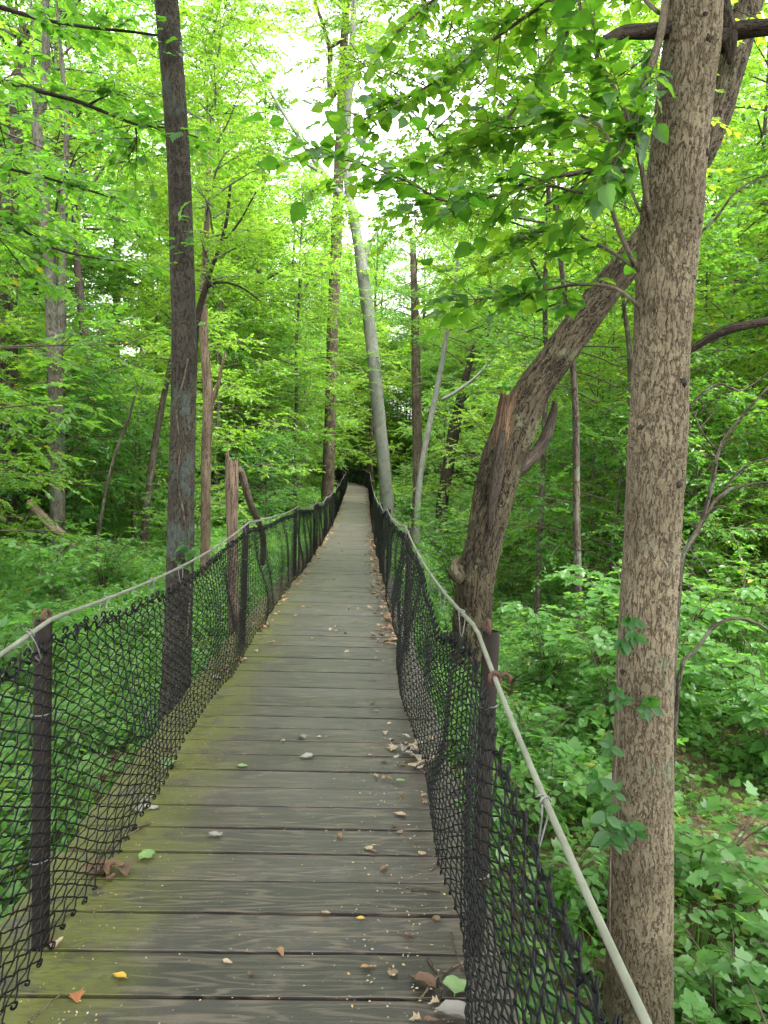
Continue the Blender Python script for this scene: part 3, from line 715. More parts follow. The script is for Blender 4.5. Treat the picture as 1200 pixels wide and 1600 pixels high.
NSHR = [gen_shrub(410, 1.25, .85, 10, 7, 8, .13, TS, LEAFG, twl=.42), gen_shrub(411, .75, .6, 9, 5, 6, .10, TL, LEAFG, twl=.3), gen_shrub(412, .55, .5, 8, 5, 6, .085, T6, LEAFG, twl=.26)]
def place_shrub(var, loc, rz, scale, label, group, name='shrub', cat='shrub'):
    t = thing(name, label, cat, loc, rz, group, scale); link('stems', var[1], t); link('foliage', var[2], t); return t

# ------------------------------------------------------------------ trees traced one by one
def px_path(pts, Y):
    """rows (px, py, width_px[, Y]) -> xyz, radius"""
    P, r = [], []
    for p in pts:
        yy = p[3] if len(p) > 3 else Y
        P.append(at(p[0], p[1], yy)); r.append(p[2]*.5*yy/F)
    return np.array(P), np.array(r)
def px_tube(acc, pts, Y, sides, step, lump=0, seed=0, root=None, top=None, flare=None, minr=.002, cap=True):
    P, r = px_path(pts, Y)
    if root is not None:   # run down into the ground
        d = P[0]-P[1]; zg = gz(P[0][0], P[0][1])-.25
        if P[0][2] > zg: P = np.vstack([[P[0][0]+d[0]*.1, P[0][1], zg], P]); r = np.concatenate([[r[0]*1.1], r])
    if top is not None: P = np.vstack([P, [P[-1]+np.array(t[:3]) for t in top]]); r = np.concatenate([r, [t[3] for t in top]])
    A = np.column_stack([P, r]); ln = np.sum(np.linalg.norm(np.diff(P, axis=0), axis=1))
    A = spline(A, max(4, int(ln/step)))
    tube(acc, A[:, :3], np.maximum(A[:, 3], minr), sides, lump=lump, seed=seed, flare=flare, cap=cap)
    return A
def crown_on(t, var, p, zscale, base_h, rz):
    """generic crown, its own height base_h brought to the point p (top of the traced trunk), slender"""
    w = link('limbs', var[1], t); l_ = link('crown', var[2], t)
    for o in (w, l_):
        o.location = (p[0], p[1], p[2]-base_h*zscale); o.rotation_euler = (0, 0, rz); o.scale = (zscale,)*3

# the straight grey-brown trunk beside the fence
big = thing('straight_tree', 'straight grey-brown furrowed trunk close beside the fence with creeper leaves on it', 'tree')
a = Acc()
bigA = px_tube(a, [(997, 1640, 116), (997, 1600, 109), (998, 1540, 104), (1000, 1400, 98), (1003, 1250, 94), (1008, 1060, 86), (1018, 850, 84), (1027, 690, 88), (1033, 560, 84), (1040, 430, 88), (1050, 330, 90), (1058, 260, 84), (1070, 150, 82), (1082, 60, 82), (1086, 0, 80), (1098, -200, 77), (1120, -600, 70)], 3.3, 150, .0065, lump=.022, seed=4, root=1, top=[(.3, .1, 2.5, .075), (.5, .2, 5.5, .06), (.6, .2, 8.5, .035), (.6, .2, 10.5, .01)], flare=.25)
link('trunk', a.mesh('trunk', BARK_NEAR), big)
for nm_, pts, sd_ in (('broken_limb', [(1048, 48, 24, 3.3), (1010, 50, 22, 3.25), (975, 52, 20, 3.22), (945, 66, 17, 3.2), (930, 74, 12, 3.2)], 14),
                      ('limb', [(1120, 68, 34, 3.3), (1145, 50, 26, 3.28), (1175, 44, 24, 3.25), (1215, 40, 22, 3.2), (1300, 20, 20, 3.1), (1420, -30, 12, 3.0)], 15),
                      ('broken_limb', [(1128, -40, 14, 3.35), (1133, 20, 20, 3.3), (1140, 55, 24, 3.28), (1142, 85, 14, 3.27), (1139, 100, 5, 3.27)], 16),
                      ('broken_limb', [(1066, 552, 12, 3.3), (1090, 540, 10, 3.28), (1115, 525, 11, 3.26), (1150, 512, 13, 3.24), (1210, 500, 12, 3.2)], 18)):
    a = Acc(); px_tube(a, pts, 3.3, 12, .02, lump=.12, seed=sd_); link(nm_, a.mesh(nm_, BARK_ROT), big)
for (px, py, s_) in ((1095, 245, .020), (1080, 355, .016), (1090, 80, .017), (1058, 240, .014), (1060, 355, .012), (992, 668, .018), (1056, 600, .02), (1048, 755, .018), (1072, 440, .012), (955, 1045, .016), (1085, 46, .012), (1047, 372, .010)):
    c = at(px, py, 3.3); th = np.linspace(0, np.pi, 6); 
    cx_ = np.interp(c[2], bigA[:, 2], bigA[:, 0]); rr = np.interp(c[2], bigA[:, 2], bigA[:, 3]); dx = np.clip((c[0]-cx_)/rr, -.97, .97)
    base = np.array([cx_+dx*rr, 3.3-rr*math.sqrt(1-dx*dx), c[2]]); nrm_ = nrmz(np.array([dx, -math.sqrt(1-dx*dx), .25]))
    kn = Acc(); tube(kn, np.array([base-nrm_*.012, base-nrm_*.002, base+nrm_*.004, base+nrm_*.006]), [s_*1.2, s_, s_*.75, s_*.35], 9, lump=.25, seed=int(px)); link('knot', kn.mesh('knot', BARK_ROT), big)

# shoots of the straight tree with big serrated leaves
shoots = Acc(); 
STEMS = [
 [(1014, 338, 9, 3.2), (1000, 250, 8, 3.15), (975, 170, 7, 3.1), (945, 110, 6, 3.1), (915, 50, 5, 3.1), (900, -40, 4, 3.1)],
 [(1044, -20, 13, 3.3), (1030, 60, 12, 3.2), (1008, 130, 10, 3.15), (990, 200, 8, 3.1), (970, 235, 6, 3.1), (945, 285, 4, 3.1)],
 [(992, 415, 8, 3.2), (965, 355, 7, 3.15), (946, 305, 6, 3.2), (900, 300, 5, 3.3), (850, 290, 5, 3.4), (780, 305, 4, 3.4), (700, 315, 4, 3.35), (640, 285, 3, 3.3), (560, 255, 3, 3.25), (500, 243, 2, 3.2)],
 [(998, 268, 6, 3.15), (940, 266, 8, 3.2), (890, 272, 8, 3.25), (858, 276, 6, 3.3)],
 [(1040, -60, 9, 3.4), (930, -40, 7, 3.8), (830, 20, 6, 4.0), (760, 70, 5, 4.1), (700, 115, 4, 4.1), (640, 150, 3, 4.0), (560, 190, 2, 4.0)],
 [(1000, 480, 7, 3.2), (960, 450, 5, 3.2), (900, 445, 5, 3.4), (840, 455, 4, 3.6), (770, 465, 3, 3.6), (700, 470, 2, 3.6)],
 [(1030, 20, 7, 3.4), (960, -30, 6, 4.2), (880, 60, 5, 4.4), (820, 150, 4, 4.4), (760, 220, 3, 4.3), (690, 240, 2, 4.2)],
 [(1000, -20, 7, 3.6), (900, -80, 6, 4.6), (780, -60, 5, 4.8), (690, -10, 4, 4.8), (620, 50, 3, 4.7)],
 [(1000, 330, 5, 3.3), (940, 200, 5, 3.8), (880, 180, 4, 4.0), (800, 200, 3, 4.0), (740, 180, 2, 4.0)],
 [(995, 420, 5, 3.3), (930, 380, 5, 3.7), (860, 360, 4, 3.8), (800, 380, 3, 3.8)],
]
TP, TDv, TLn = [], [], []
q = np.random.default_rng(77)
for si, st in enumerate(STEMS):
    A = px_tube(shoots, st, 3.3, 6, .04, lump=.1, seed=si, minr=.0018)
    n_ = len(A); cnt = (22, 14, 34, 6, 50, 16, 46, 44, 36, 18)[si]
    for k in range(cnt):
        f = (.3 if si not in (3,) else .1)+.7*(k+q.uniform(0, 1))/cnt; i_ = int(min(f*(n_-1), n_-2)); p0 = A[i_, :3]; dl = nrmz(A[i_+1, :3]-A[i_, :3])
        a2 = (1 if k % 2 else -1)*math.radians(q.uniform(25, 75)); c_, s_ = math.cos(a2), math.sin(a2)
        d3 = np.array([dl[0]*c_-dl[1]*s_, dl[0]*s_+dl[1]*c_, dl[2]*.5+q.normal(-.05, .22)])
        TP.append(p0); TDv.append(nrmz(d3)); TLn.append(q.uniform(.16, .38))
TP, TDv, TLn = np.array(TP), np.array(TDv), np.array(TLn)
for a_, b_, c_ in zip(TP, TDv, TLn): tube(shoots, np.array([a_, a_+b_*c_*.5, a_+b_*c_-[0, 0, .08*c_]]), [.0028, .002, .001], 4, cap=False)
link('shoots', shoots.mesh('shoots', BARK_TWIG), big)
pos, dr, nm, sz = twig_leaves(q, TP, TDv, TLn, 6, .086, droop=.22, jit=.38, dirj=.2)
NLEAF = [make_mesh('leaf', *[(lambda vf: (vf[0]))(tmpl_serrate(c, f, w, 9, s))][:1], tmpl_serrate(c, f, w, 9, s)[1], LEAFN) for c, f, w, s in ((.12, .12, .36, 1), (.25, .2, .39, 2), (.05, .05, .34, 3), (.35, .3, .38, 4))]
def leaf_obj(name, me, p, d, n_, s_, parent):
    d = nrmz(d); n_ = nrmz(n_-d*np.dot(n_, d)); sd_ = np.cross(d, n_)
    o = link(name, me, parent)
    o.matrix_local = Matrix(((sd_[0]*s_, d[0]*s_, n_[0]*s_, p[0]), (sd_[1]*s_, d[1]*s_, n_[1]*s_, p[1]), (sd_[2]*s_, d[2]*s_, n_[2]*s_, p[2]), (0, 0, 0, 1)))
    return o
inv = [k for k in range(len(pos)) if (lambda v: v and -20 < v[0] < 1220 and -20 < v[1] < 1620)(proj(pos[k]))]
inv.sort(key=lambda k: -sz[k]/pos[k][1]); pick = set(inv[:300]); rest = np.array([k for k in range(len(pos)) if k not in pick])
for k in inv[:300]: leaf_obj('leaf', NLEAF[k % 4], pos[k], dr[k], nm[k], sz[k], big)
lf = Acc(); leaves_into(lf, tmpl_serrate(.15, .14, .37, 7, 9), pos[rest], dr[rest], nm[rest], sz[rest], q.uniform(0, 1, len(rest)))
link('shoot_leaves', lf.mesh('shoot_leaves', LEAFN), big, kind='stuff')
crown_on(big, CANOPY[0], bigA[int(len(bigA)*.6), :3], .8, 8.0, .4)

# the leaning tree with the broken top
lean = thing('leaning_tree', 'thick leaning tree with a broken hollow stub where it bends over', 'tree')
a = Acc()
leA = px_tube(a, [(738, 1000, 63), (741, 940, 58), (746, 890, 58), (757, 840, 56), (768, 790, 60), (779, 745, 63), (790, 705, 66), (806, 665, 65), (826, 622, 56), (858, 575, 51), (902, 512, 48), (950, 450, 46), (1000, 388, 45), (1060, 302, 43), (1105, 215, 43), (1138, 120, 42), (1163, 30, 40), (1185, -60, 37), (1225, -250, 32)], 9.0, 110, .022, lump=.05, seed=8, root=1, top=[(.5, .3, 2.5, .1), (.7, .5, 5.0, .05), (.7, .5, 6.5, .02)], flare=.35)
link('trunk', a.mesh('trunk', BARK_LEAN), lean)
def jagged(acc, pts, Y, sides, seed, amp):
    P, r = px_path(pts, Y); A = spline(np.column_stack([P, r]), 24); q2 = np.random.default_rng(seed)
    n0 = acc.n; tube(acc, A[:, :3], A[:, 3], sides, lump=.12, seed=seed, cap=False)
    V = acc.v[-1].reshape(24, sides, 3); jag = amp*np.abs(q2.normal(0, 1, sides))*np.where(np.sin(np.arange(sides)*2*np.pi/sides*1.5+seed) > 0, 1.6, .5)
    ax = nrmz(A[-1, :3]-A[-3, :3]); V[-1] += jag[:, None]*ax; V[-2] += jag[:, None]*ax*.5
    # hollow inside
    c = A[-1, :3]; inn = c+(V[-1]-c)*.72-ax*A[-1, 3]*.4; bot = c-ax*A[-1, 3]*1.8
    acc.v[-1] = V.reshape(-1, 3).astype(np.float32)
    j = np.arange(sides); j2 = (j+1) % sides; base = (24-1)*sides
    acc.add(np.vstack([V[-1], inn, bot[None]]), [np.stack([j, j2, sides+j2, sides+j], -1), np.stack([sides+j, sides+j2, np.full(sides, 2*sides)], -1)], bark=np.zeros((2*sides+1, 3))+A[-1, 3])
a = Acc(); jagged(a, [(788, 730, 50, 8.95), (788, 685, 40, 8.9), (790, 648, 31, 8.88), (794, 618, 26, 8.86)], 8.9, 28, 3, .022)
link('broken_stub', a.mesh('broken_stub', BARK_STUB), lean)
a = Acc(); px_tube(a, [(786, 672, 8, 8.72), (782, 700, 16, 8.72), (776, 740, 18, 8.73), (770, 785, 12, 8.75), (765, 830, 5, 8.78)], 8.75, 14, .02, lump=.3, seed=21); link('rotten_scar', a.mesh('rotten_scar', BARK_ROT), lean)
a = Acc(); px_tube(a, [(786, 752, 26, 9.0), (815, 730, 24, 9.1), (836, 710, 20, 9.2), (852, 685, 20, 9.3), (862, 655, 14, 9.35), (868, 630, 8, 9.4)], 9.1, 12, .04, lump=.15, seed=2); link('dead_limb', a.mesh('dead_limb', BARK_ROT), lean)
a = Acc(); px_tube(a, [(722, 905, 14, 8.85), (713, 893, 22, 8.8), (712, 882, 16, 8.78), (716, 872, 6, 8.78)], 8.8, 12, .01, lump=.3, seed=6); link('burl', a.mesh('burl', BARK_LEAN), lean)
crown_on(lean, CANOPY[1], leA[-20, :3], .75, 9.0, 1.1)

# the slim dark trunk at the mossy edge
dk = thing('slim_tree', 'slim dark trunk with bluish lichen just outside the mossy edge fence', 'tree')
a = Acc()
dkA = px_tube(a, [(276, 1120, 50), (276, 1060, 45), (279, 950, 42), (282, 850, 40), (285, 700, 38), (287, 600, 37), (287, 500, 36), (284, 400, 36), (281, 300, 35), (276, 200, 34), (269, 100, 34), (260, 0, 34), (250, -120, 33), (235, -300, 31)], 5.45, 84, .012, lump=.035, seed=12, root=1, top=[(-.1, .1, 2.5, .05), (-.1, .2, 5, .04), (0, .2, 7.5, .015)], flare=.2)
link('trunk', a.mesh('trunk', BARK_DARK), dk)
a = Acc(); px_tube(a, [(292, 1000, 3, 5.36), (298, 900, 3, 5.35), (290, 820, 3, 5.35), (279, 760, 3, 5.35), (281, 700, 3, 5.35), (276, 640, 3, 5.35), (288, 590, 3, 5.35), (294, 560, 3, 5.38)], 5.35, 5, .05, minr=.004); link('vine_stem', a.mesh('vine_stem', BARK_TALL), dk)
crown_on(dk, CANOPY[2], dkA[-14, :3], .62, 9.0, 2.0)
for k, (px, py) in enumerate(((262, 30), (275, 60), (255, 75), (290, 205), (262, 215), (283, 320), (275, 345), (290, 395), (278, 380), (292, 862), (283, 880), (300, 855))):
    p = at(px+random.uniform(-6, 6), py, 5.3)
    for m in range(4):
        leaf_obj('leaf', NLEAF[(k+m) % 4], p+q.normal(0, .035, 3), np.array([q.normal(), -.6+q.normal()*.3, -.2+q.normal()*.3]), np.array([q.normal()*.3, -.3, 1]), q.uniform(.06, .09), dk)

# trees farther along: (name, label, bark, trunk points, depth, extra limbs, crown variant, crown scale)
FT = [
 ('tall_tree', 'tall straight brown trunk standing behind the mossy-edge fence far along the boardwalk', BARK_TALL, [(511, 800, 20), (513, 740, 19), (515, 680, 18), (518, 580, 18), (521, 480, 17), (525, 380, 17), (528, 300, 16), (532, 200, 14), (536, 100, 13), (541, 0, 11), (546, -120, 8)], 36, [[(536, 110, 9), (520, 150, 9), (514, 120, 8), (516, 85, 8), (508, 50, 6), (492, 0, 5), (480, -60, 3)], [(515, 75, 6), (535, 62, 5), (552, 40, 4), (575, 32, 2)], [(522, 385, 5, 36), (500, 412, 5, 35.6), (480, 445, 4, 35.3), (464, 478, 3, 35)]], 1, .6),
 ('pale_leaning_tree', 'pale grey lichen-covered trunk leaning over the boardwalk from beside the fence', BARK_PALE, [(607, 820, 22), (602, 750, 21), (594, 670, 20), (584, 570, 20), (574, 480, 19), (563, 400, 17), (553, 340, 16), (546, 305, 14), (542, 230, 12), (545, 150, 11), (551, 50, 9), (556, -60, 6)], 33, [[(546, 316, 11), (525, 296, 10), (506, 270, 9), (475, 228, 6), (436, 165, 5), (398, 105, 4), (360, 50, 3)], [(508, 272, 6), (470, 252, 5), (440, 244, 4), (405, 228, 3)], [(568, 440, 8), (571, 405, 7), (580, 378, 5), (596, 350, 3)], [(545, 150, 7), (556, 120, 5), (570, 95, 3)]], 3, .5),
 ('forked_tree', 'pale grey forked trunk rising among the undergrowth on the hillside side', BARK_GREY, [(92, 885, 22), (90, 800, 22), (88, 700, 23), (87, 600, 24), (84, 520, 22), (78, 430, 18), (70, 330, 15), (62, 240, 14), (58, 190, 15), (68, 150, 13), (72, 80, 12), (71, 0, 11), (68, -100, 9)], 15, [[(90, 560, 16), (97, 480, 14), (98, 380, 12), (100, 290, 10), (104, 200, 8), (96, 90, 6), (88, 0, 4)], [(62, 190, 9), (50, 140, 7), (52, 60, 5), (46, -20, 4)], [(100, 340, 6), (130, 300, 5), (150, 280, 4), (180, 230, 3), (210, 190, 2)]], 11, 1.3),
 ('dark_hill_tree', 'dark crooked trunk standing on the green hillside', BARK_ROT, [(157, 715, 16), (150, 655, 15), (141, 590, 14), (131, 510, 13), (123, 440, 12), (118, 370, 10), (114, 250, 8), (110, 150, 6)], 24, [], 0, .6),
 ('thin_leaning_tree', 'thin mossy trunk leaning away from the pale forked tree', BARK_FAR, [(222, 890, 12), (228, 810, 11), (238, 720, 11), (250, 650, 10), (262, 590, 8), (275, 530, 7), (284, 470, 5)], 17, [], 3, .32),
 ('peeling_tree', 'reddish trunk with peeling bark behind the slim dark tree', BARK_DEAD, [(321, 850, 15), (322, 720, 15), (325, 620, 16), (319, 540, 13), (318, 450, 11), (322, 370, 9), (326, 280, 7), (328, 180, 5)], 14, [[(326, 640, 9), (338, 610, 7), (345, 580, 5), (352, 550, 3)]], 1, .45),
 ('bare_sapling', 'bare grey whip of a sapling slanting across the hillside', BARK_FAR, [(153, 842, 6), (165, 770, 5), (180, 710, 5), (197, 665, 4), (215, 605, 3)], 13, [], None, 0),
 ('crooked_tree', 'crooked dark sapling reaching out behind the slim dark trunk', BARK_ROT, [(298, 700, 11), (303, 560, 11), (308, 500, 10), (318, 460, 9), (330, 420, 7), (344, 385, 6), (354, 345, 5), (360, 290, 4)], 11, [[(322, 450, 5), (345, 440, 4), (380, 450, 3), (405, 470, 2)], [(346, 380, 4), (372, 350, 3), (400, 300, 2)]], 1, .3),
 ('grey_tree', 'slender grey trunk standing between the leaning tree and the straight trunk', BARK_FAR, [(904, 1000, 12), (903, 900, 12), (901, 800, 11), (900, 700, 11), (898, 620, 10), (890, 520, 9), (878, 420, 8), (868, 330, 7), (862, 240, 6), (856, 150, 6), (852, 40, 5), (850, -80, 4)], 9.5, [[(876, 400, 5), (872, 300, 4), (885, 200, 4), (876, 120, 3)], [(860, 240, 4), (835, 225, 3), (805, 215, 2)]], 10, .9),
 ('thin_straight_tree', 'second thin straight stem behind the bend of the leaning tree', BARK_FAR, [(853, 600, 8), (852, 520, 8), (852, 440, 7), (856, 350, 7), (858, 260, 6), (862, 180, 5), (850, 60, 4)], 12, [], 11, 1.0),
 ('dark_tree', 'dark leaning trunk deep in the undergrowth beyond the pale leaning tree', BARK_ROT, [(691, 790, 19), (700, 730, 18), (710, 670, 19), (716, 640, 16), (728, 590, 11), (742, 540, 8)], 27, [], 2, .5),
 ('brown_tree', 'upright brown trunk half hidden by leaves beyond the pale leaning tree', BARK_TALL, [(652, 780, 15), (652, 700, 15), (651, 640, 15), (650, 570, 14), (648, 480, 12), (645, 380, 9)], 29, [], 0, .5),
 ('forked_grey_tree', 'slender pale grey leaning tree with a side fork beside the dark leaning trunk', BARK_PALE, [(654, 770, 10), (664, 700, 9), (676, 640, 9), (688, 580, 8), (698, 525, 7), (708, 470, 5), (716, 400, 4)], 24, [[(690, 625, 6), (716, 610, 5), (742, 590, 4), (768, 562, 3)]], 1, .4),
 ('thin_forked_tree', 'thin forked trunk partly hidden by the straight grey-brown trunk', BARK_FAR, [(985, 680, 10), (985, 600, 9), (983, 540, 8), (975, 480, 6), (968, 400, 4)], 12, [], 11, .8),
 ('old_tree', 'broad old dark trunk overhung by leaves at the foot of the hillside', BARK_FAR, [(6, 760, 36), (8, 600, 34), (10, 450, 32), (12, 330, 30), (22, 220, 26), (32, 140, 22), (38, 40, 16)], 17, [[(20, 250, 10), (8, 190, 8), (-20, 140, 6)]], 3, .75),
]
for n_, (name, lab, bark, pts, Yd, limbs, cv, cs) in enumerate(FT):
    t = thing(name, lab, 'tree'); a = Acc()
    A = px_tube(a, pts, Yd, 18, .12, lump=.06, seed=30+n_, root=1, flare=.2, minr=.006)
    link('trunk', a.mesh('trunk', bark), t)
    for lb in limbs:
        a = Acc(); px_tube(a, lb, Yd, 8, .12, lump=.08, seed=n_, minr=.006); link('limb', a.mesh('limb', bark), t)
    if cv is not None:
        crown_on(t, (NEARC[cv-10] if cv >= 10 else CANOPY[cv]), A[int(len(A)*.82), :3], cs, 6.0 if cv >= 10 else 8.0, n_*1.3)

    if name == 'grey_tree':
        for (px, py, yy, sc_, rz_) in ((690, 50, 9.6, .62, .7), (800, 130, 8.6, .5, 2.0)): crown_on(t, NEARC[0], at(px, py, yy), sc_, 6.0, rz_)
    if name == 'pale_leaning_tree':
        for (px, py, sc_, rz_) in ((425, 20, .42, 1.0), (505, -25, .45, 2.2), (330, 110, .38, .3), (375, 0, .45, 1.7), (590, 20, .42, 2.9)):
            crown_on(t, CANOPY[3 if px != 505 else 1], at(px, py, Yd+rz_), sc_, 11.0, rz_)
# snapped stump behind the fence, fallen log
st = thing('broken_stump', 'snapped reddish-brown stump with a splintered top behind the mossy-edge fence', 'stump'); a = Acc()
P0 = at(366, 1000, 8.0); jagged(a, [(366, 1075, 20), (365, 1000, 19), (364, 900, 18.5), (363, 820, 18), (362, 760, 18), (362, 722, 16)], 8.0, 30, 9, .045)
link('trunk', a.mesh('trunk', BARK_DEAD), st)
a = Acc(); px_tube(a, [(364, 742, 10, 8.0), (372, 734, 12, 8.05), (379, 745, 12, 8.1), (386, 770, 11, 8.2), (395, 795, 11, 8.5), (405, 818, 10, 9.0), (411, 845, 9, 9.6), (410, 880, 8, 10.4)], 8, 14, .03, lump=.1, seed=3); link('hanging_limb', a.mesh('hanging_limb', BARK_TALL), st)
lg = thing('fallen_log', 'brown fallen log lying on the undergrowth by the pale forked tree', 'log'); a = Acc()
px_tube(a, [(46, 785, 13, 14.6), (70, 812, 14, 14.4), (100, 838, 15, 14.2), (132, 866, 14, 14.0)], 14, 14, .06, lump=.12, seed=9); link('trunk', a.mesh('log', BARK_DEAD), lg)

# tree outside the mossy edge whose limb hangs across
ov = thing('overhanging_tree', 'tree beyond the fence with one dark limb of broad leaves hanging across', 'tree')
a = Acc(); bx_ = -4.6; zb_ = gz(bx_, 6.0)
tube(a, spline(np.array([[bx_, 6, zb_-.2], [bx_+.05, 6.0, 2], [bx_-.05, 6.1, 5], [bx_, 6.2, 9.0]]), 40), np.linspace(.16, .05, 40), 20, lump=.05, seed=3, flare=.3); link('trunk', a.mesh('trunk', BARK_FAR), ov)
a = Acc(); TP, TDv, TLn = [], [], []
for si, stp in enumerate(([(-180, 90, 16, 6.0), (0, 126, 8, 6.0), (60, 142, 7, 6.0), (120, 158, 6, 6.0), (170, 178, 5, 6.0), (215, 195, 4, 5.9), (260, 200, 3, 5.8), (310, 215, 2, 5.8)], [(140, 163, 4, 6.0), (165, 150, 3, 6.0), (190, 143, 2, 5.9)], [(-180, 330, 12, 6.0), (0, 345, 6, 6.2), (40, 362, 5, 6.2), (90, 390, 4, 6.2), (160, 405, 3, 6.2), (210, 410, 2, 6.2)], [(212, 200, 3, 5.9), (213, 225, 2, 5.9), (200, 245, 2, 5.9)], [(-150, -40, 12, 6.4), (30, 20, 7, 6.4), (120, 40, 5, 6.2), (210, 50, 4, 6.0), (280, 60, 3, 5.9)], [(-150, 220, 8, 6.8), (0, 260, 5, 7), (80, 280, 4, 7), (180, 310, 3, 7)])):
    A = px_tube(a, stp, 6, 6, .06, lump=.08, seed=si, minr=.003); n_ = len(A)
    for k in range(9 if si in (1, 3) else 26):
        f = q.uniform(.25, 1); i_ = int(min(f*(n_-1), n_-2)); dl = nrmz(A[i_+1, :3]-A[i_, :3]); a2 = (1 if k % 2 else -1)*math.radians(q.uniform(20, 75)); c_, s_ = math.cos(a2), math.sin(a2)
        TP.append(A[i_, :3]); TDv.append(nrmz(np.array([dl[0]*c_-dl[1]*s_, dl[0]*s_+dl[1]*c_, q.normal(-.05, .15)]))); TLn.append(q.uniform(.25, .6))
TP, TDv, TLn = np.array(TP), np.array(TDv), np.array(TLn)
for a_, b_, c_ in zip(TP, TDv, TLn): tube(a, np.array([a_, a_+b_*c_*.5, a_+b_*c_-[0, 0, .1*c_]]), [.003, .002, .001], 3, cap=False)
link('limbs', a.mesh('limbs', BARK_ROT), ov)
pos, dr, nm, sz = twig_leaves(q, TP, TDv, TLn, 8, .085, droop=.2, jit=.3)
lf = Acc(); leaves_into(lf, TS, pos, dr, nm, sz, q.uniform(0, 1, len(pos))); link('crown', lf.mesh('crown', LEAF), ov, kind='stuff')
crown_on(ov, NEARC[1], np.array([bx_, 6.2, 6.0]), 1.1, 6.0, .2)

# ------------------------------------------------------------------ the forest
LAND = [((1.2, 3.3), 'the straight grey-brown trunk'), ((1.4, 9.0), 'the thick leaning tree'), ((-1.3, 5.45), 'the slim dark trunk'), ((-1.5, 8.0), 'the snapped stump'),
        ((-5.9, 15), 'the pale forked trunk'), ((-8.6, 24), 'the crooked hillside trunk'), ((-4.9, 17), 'the thin mossy trunk'), ((-2.9, 14), 'the reddish peeling trunk'), ((3.05, 11), 'the slender grey trunk'),
        ((2.9, 27), 'the dark leaning trunk'), ((2.0, 29), 'the upright brown trunk'), ((1.7, 24), 'the pale side-forked tree'), ((-1.7, 36), 'the tall straight brown trunk'), ((1.1, 33), 'the pale leaning tree'), ((-7.9, 17), 'the broad old trunk'), ((-6.2, 14.3), 'the fallen log'), ((-2.5, 50), 'the bend of the boardwalk')]
def where(x, y):
    d, (lx, ly), nm_ = min(((x-a)**2+((y-b)*.7)**2, (a, b), n_) for (a, b), n_ in LAND)
    d = math.hypot(x-lx, y-ly)
    if d < 3: return 'beside '+nm_
    if y-ly > 5: return ('far behind ' if y-ly > 14 else 'behind ')+nm_
    return 'uphill from ' +nm_ if x < lx and gz(x, y) > 1 else 'off beside '+nm_
placed = [a for a, n_ in LAND]
def free(x, y, d):
    return all((x-a)**2+(y-b)**2 > d*d for a, b in placed)
def in_gap(p):
    v = proj(p); return v is not None and 405 < v[0] < 505 and 120 < v[1] < 255
qf = np.random.default_rng(5)
def forest(name, variants, labels, cat, group, want, yr, half_f, clear, dist, sr, heights, near_ban=0, place=None, spread=2.5, xoff=0):
    n_ = 0
    for tries in range(want*60):
        if n_ >= want: break
        y = qf.uniform(*yr); half = half_f(y); x = qf.uniform(-half, half); u = x-float(xmid(np.clip(y, -8, 70)))
        k = int(qf.integers(0, len(variants))); s_ = qf.uniform(*sr)
        if abs(u) < clear(y, k)*1.0 or not free(x, y, dist): continue
        v0 = proj((x, y, 1.0))
        if y < near_ban and v0 and -90 < v0[0] < 1290: continue
        if y < near_ban and abs(u) < 10: continue
        if ((x-3.2)/1.3)**2+((y-5.1)/1.3)**2 < 1: continue
        z = gz(x, y)
        if any(in_gap((x+dx*s_, y, z+hh*s_)) for hh in heights for dx in (-spread, 0, spread)): continue
        placed.append((x, y)); n_ += 1
        (place or place_tree)(name, variants[k], (x, y, z), qf.uniform(0, 6.28), s_, labels[k]+' '+where(x, y), cat, group)
CL = ['tall dark-barked tree with mid green crown', 'tall pale-barked tree with yellow-green crown', 'tall ridge-barked tree with mid green crown', 'tall dark-barked tree with yellow-green crown']
forest('forest_tree', CANOPY, CL, 'tree', 'trees of the surrounding forest', 78, (0, 90), lambda y: .62*max(y, 4)+5, lambda y, k: 6.0 if y < 30 else 3.0, 2.6, (.85, 1.2), (8, 11, 14, 17), near_ban=25, spread=1.6)
forest('forest_tree', CANOPY, CL, 'tree', 'trees of the surrounding forest', 26, (50, 88), lambda y: 16, lambda y, k: 1.8, 2.2, (.85, 1.15), (11, 14, 17), spread=1.5)
for (x, y, k, s_) in ((-3.3, -1.8, 0, 1.0), (3.1, -2.2, 2, 1.0), (.6, -5.5, 1, 1.05), (6.4, -1.0, 3, .95)):  # unseen trees around and behind the camera, added to shade the near boards
    placed.append((x, y)); place_tree('forest_tree', CANOPY[k], (x, y, gz(x, y)), x*3, s_, CL[k]+' added out of view to shade the boardwalk', 'tree', 'trees of the surrounding forest')
ML = ['low-crowned tree with mid green leaves', 'low-crowned tree with yellow-green leaves', 'slender low-crowned tree with mid green leaves']
forest('low_crowned_tree', MIDT, ML, 'tree', 'low-crowned trees of the forest', 80, (12, 80), lambda y: .58*y+3, lambda y, k: 6.0 if y < 18 else (4.2 if y < 30 else 2.2), 2.0, (.8, 1.2), (5, 7, 9, 11), spread=2.0)
forest('low_crowned_tree', MIDT, ML, 'tree', 'low-crowned trees of the forest', 30, (48, 82), lambda y: 13, lambda y, k: 1.7, 1.6, (.8, 1.2), (), spread=2.0)
SL = ['bushy sapling with mid green leaves', 'bushy sapling with yellow-green leaves', 'small sapling with deep green leaves', 'tall sapling with large mid green leaves']
forest('sapling', SAPL, SL, 'sapling', 'saplings of the understory', 46, (10, 27), lambda y: .5*y+3.5, lambda y, k: 4.4, 1.2, (.8, 1.35), ())
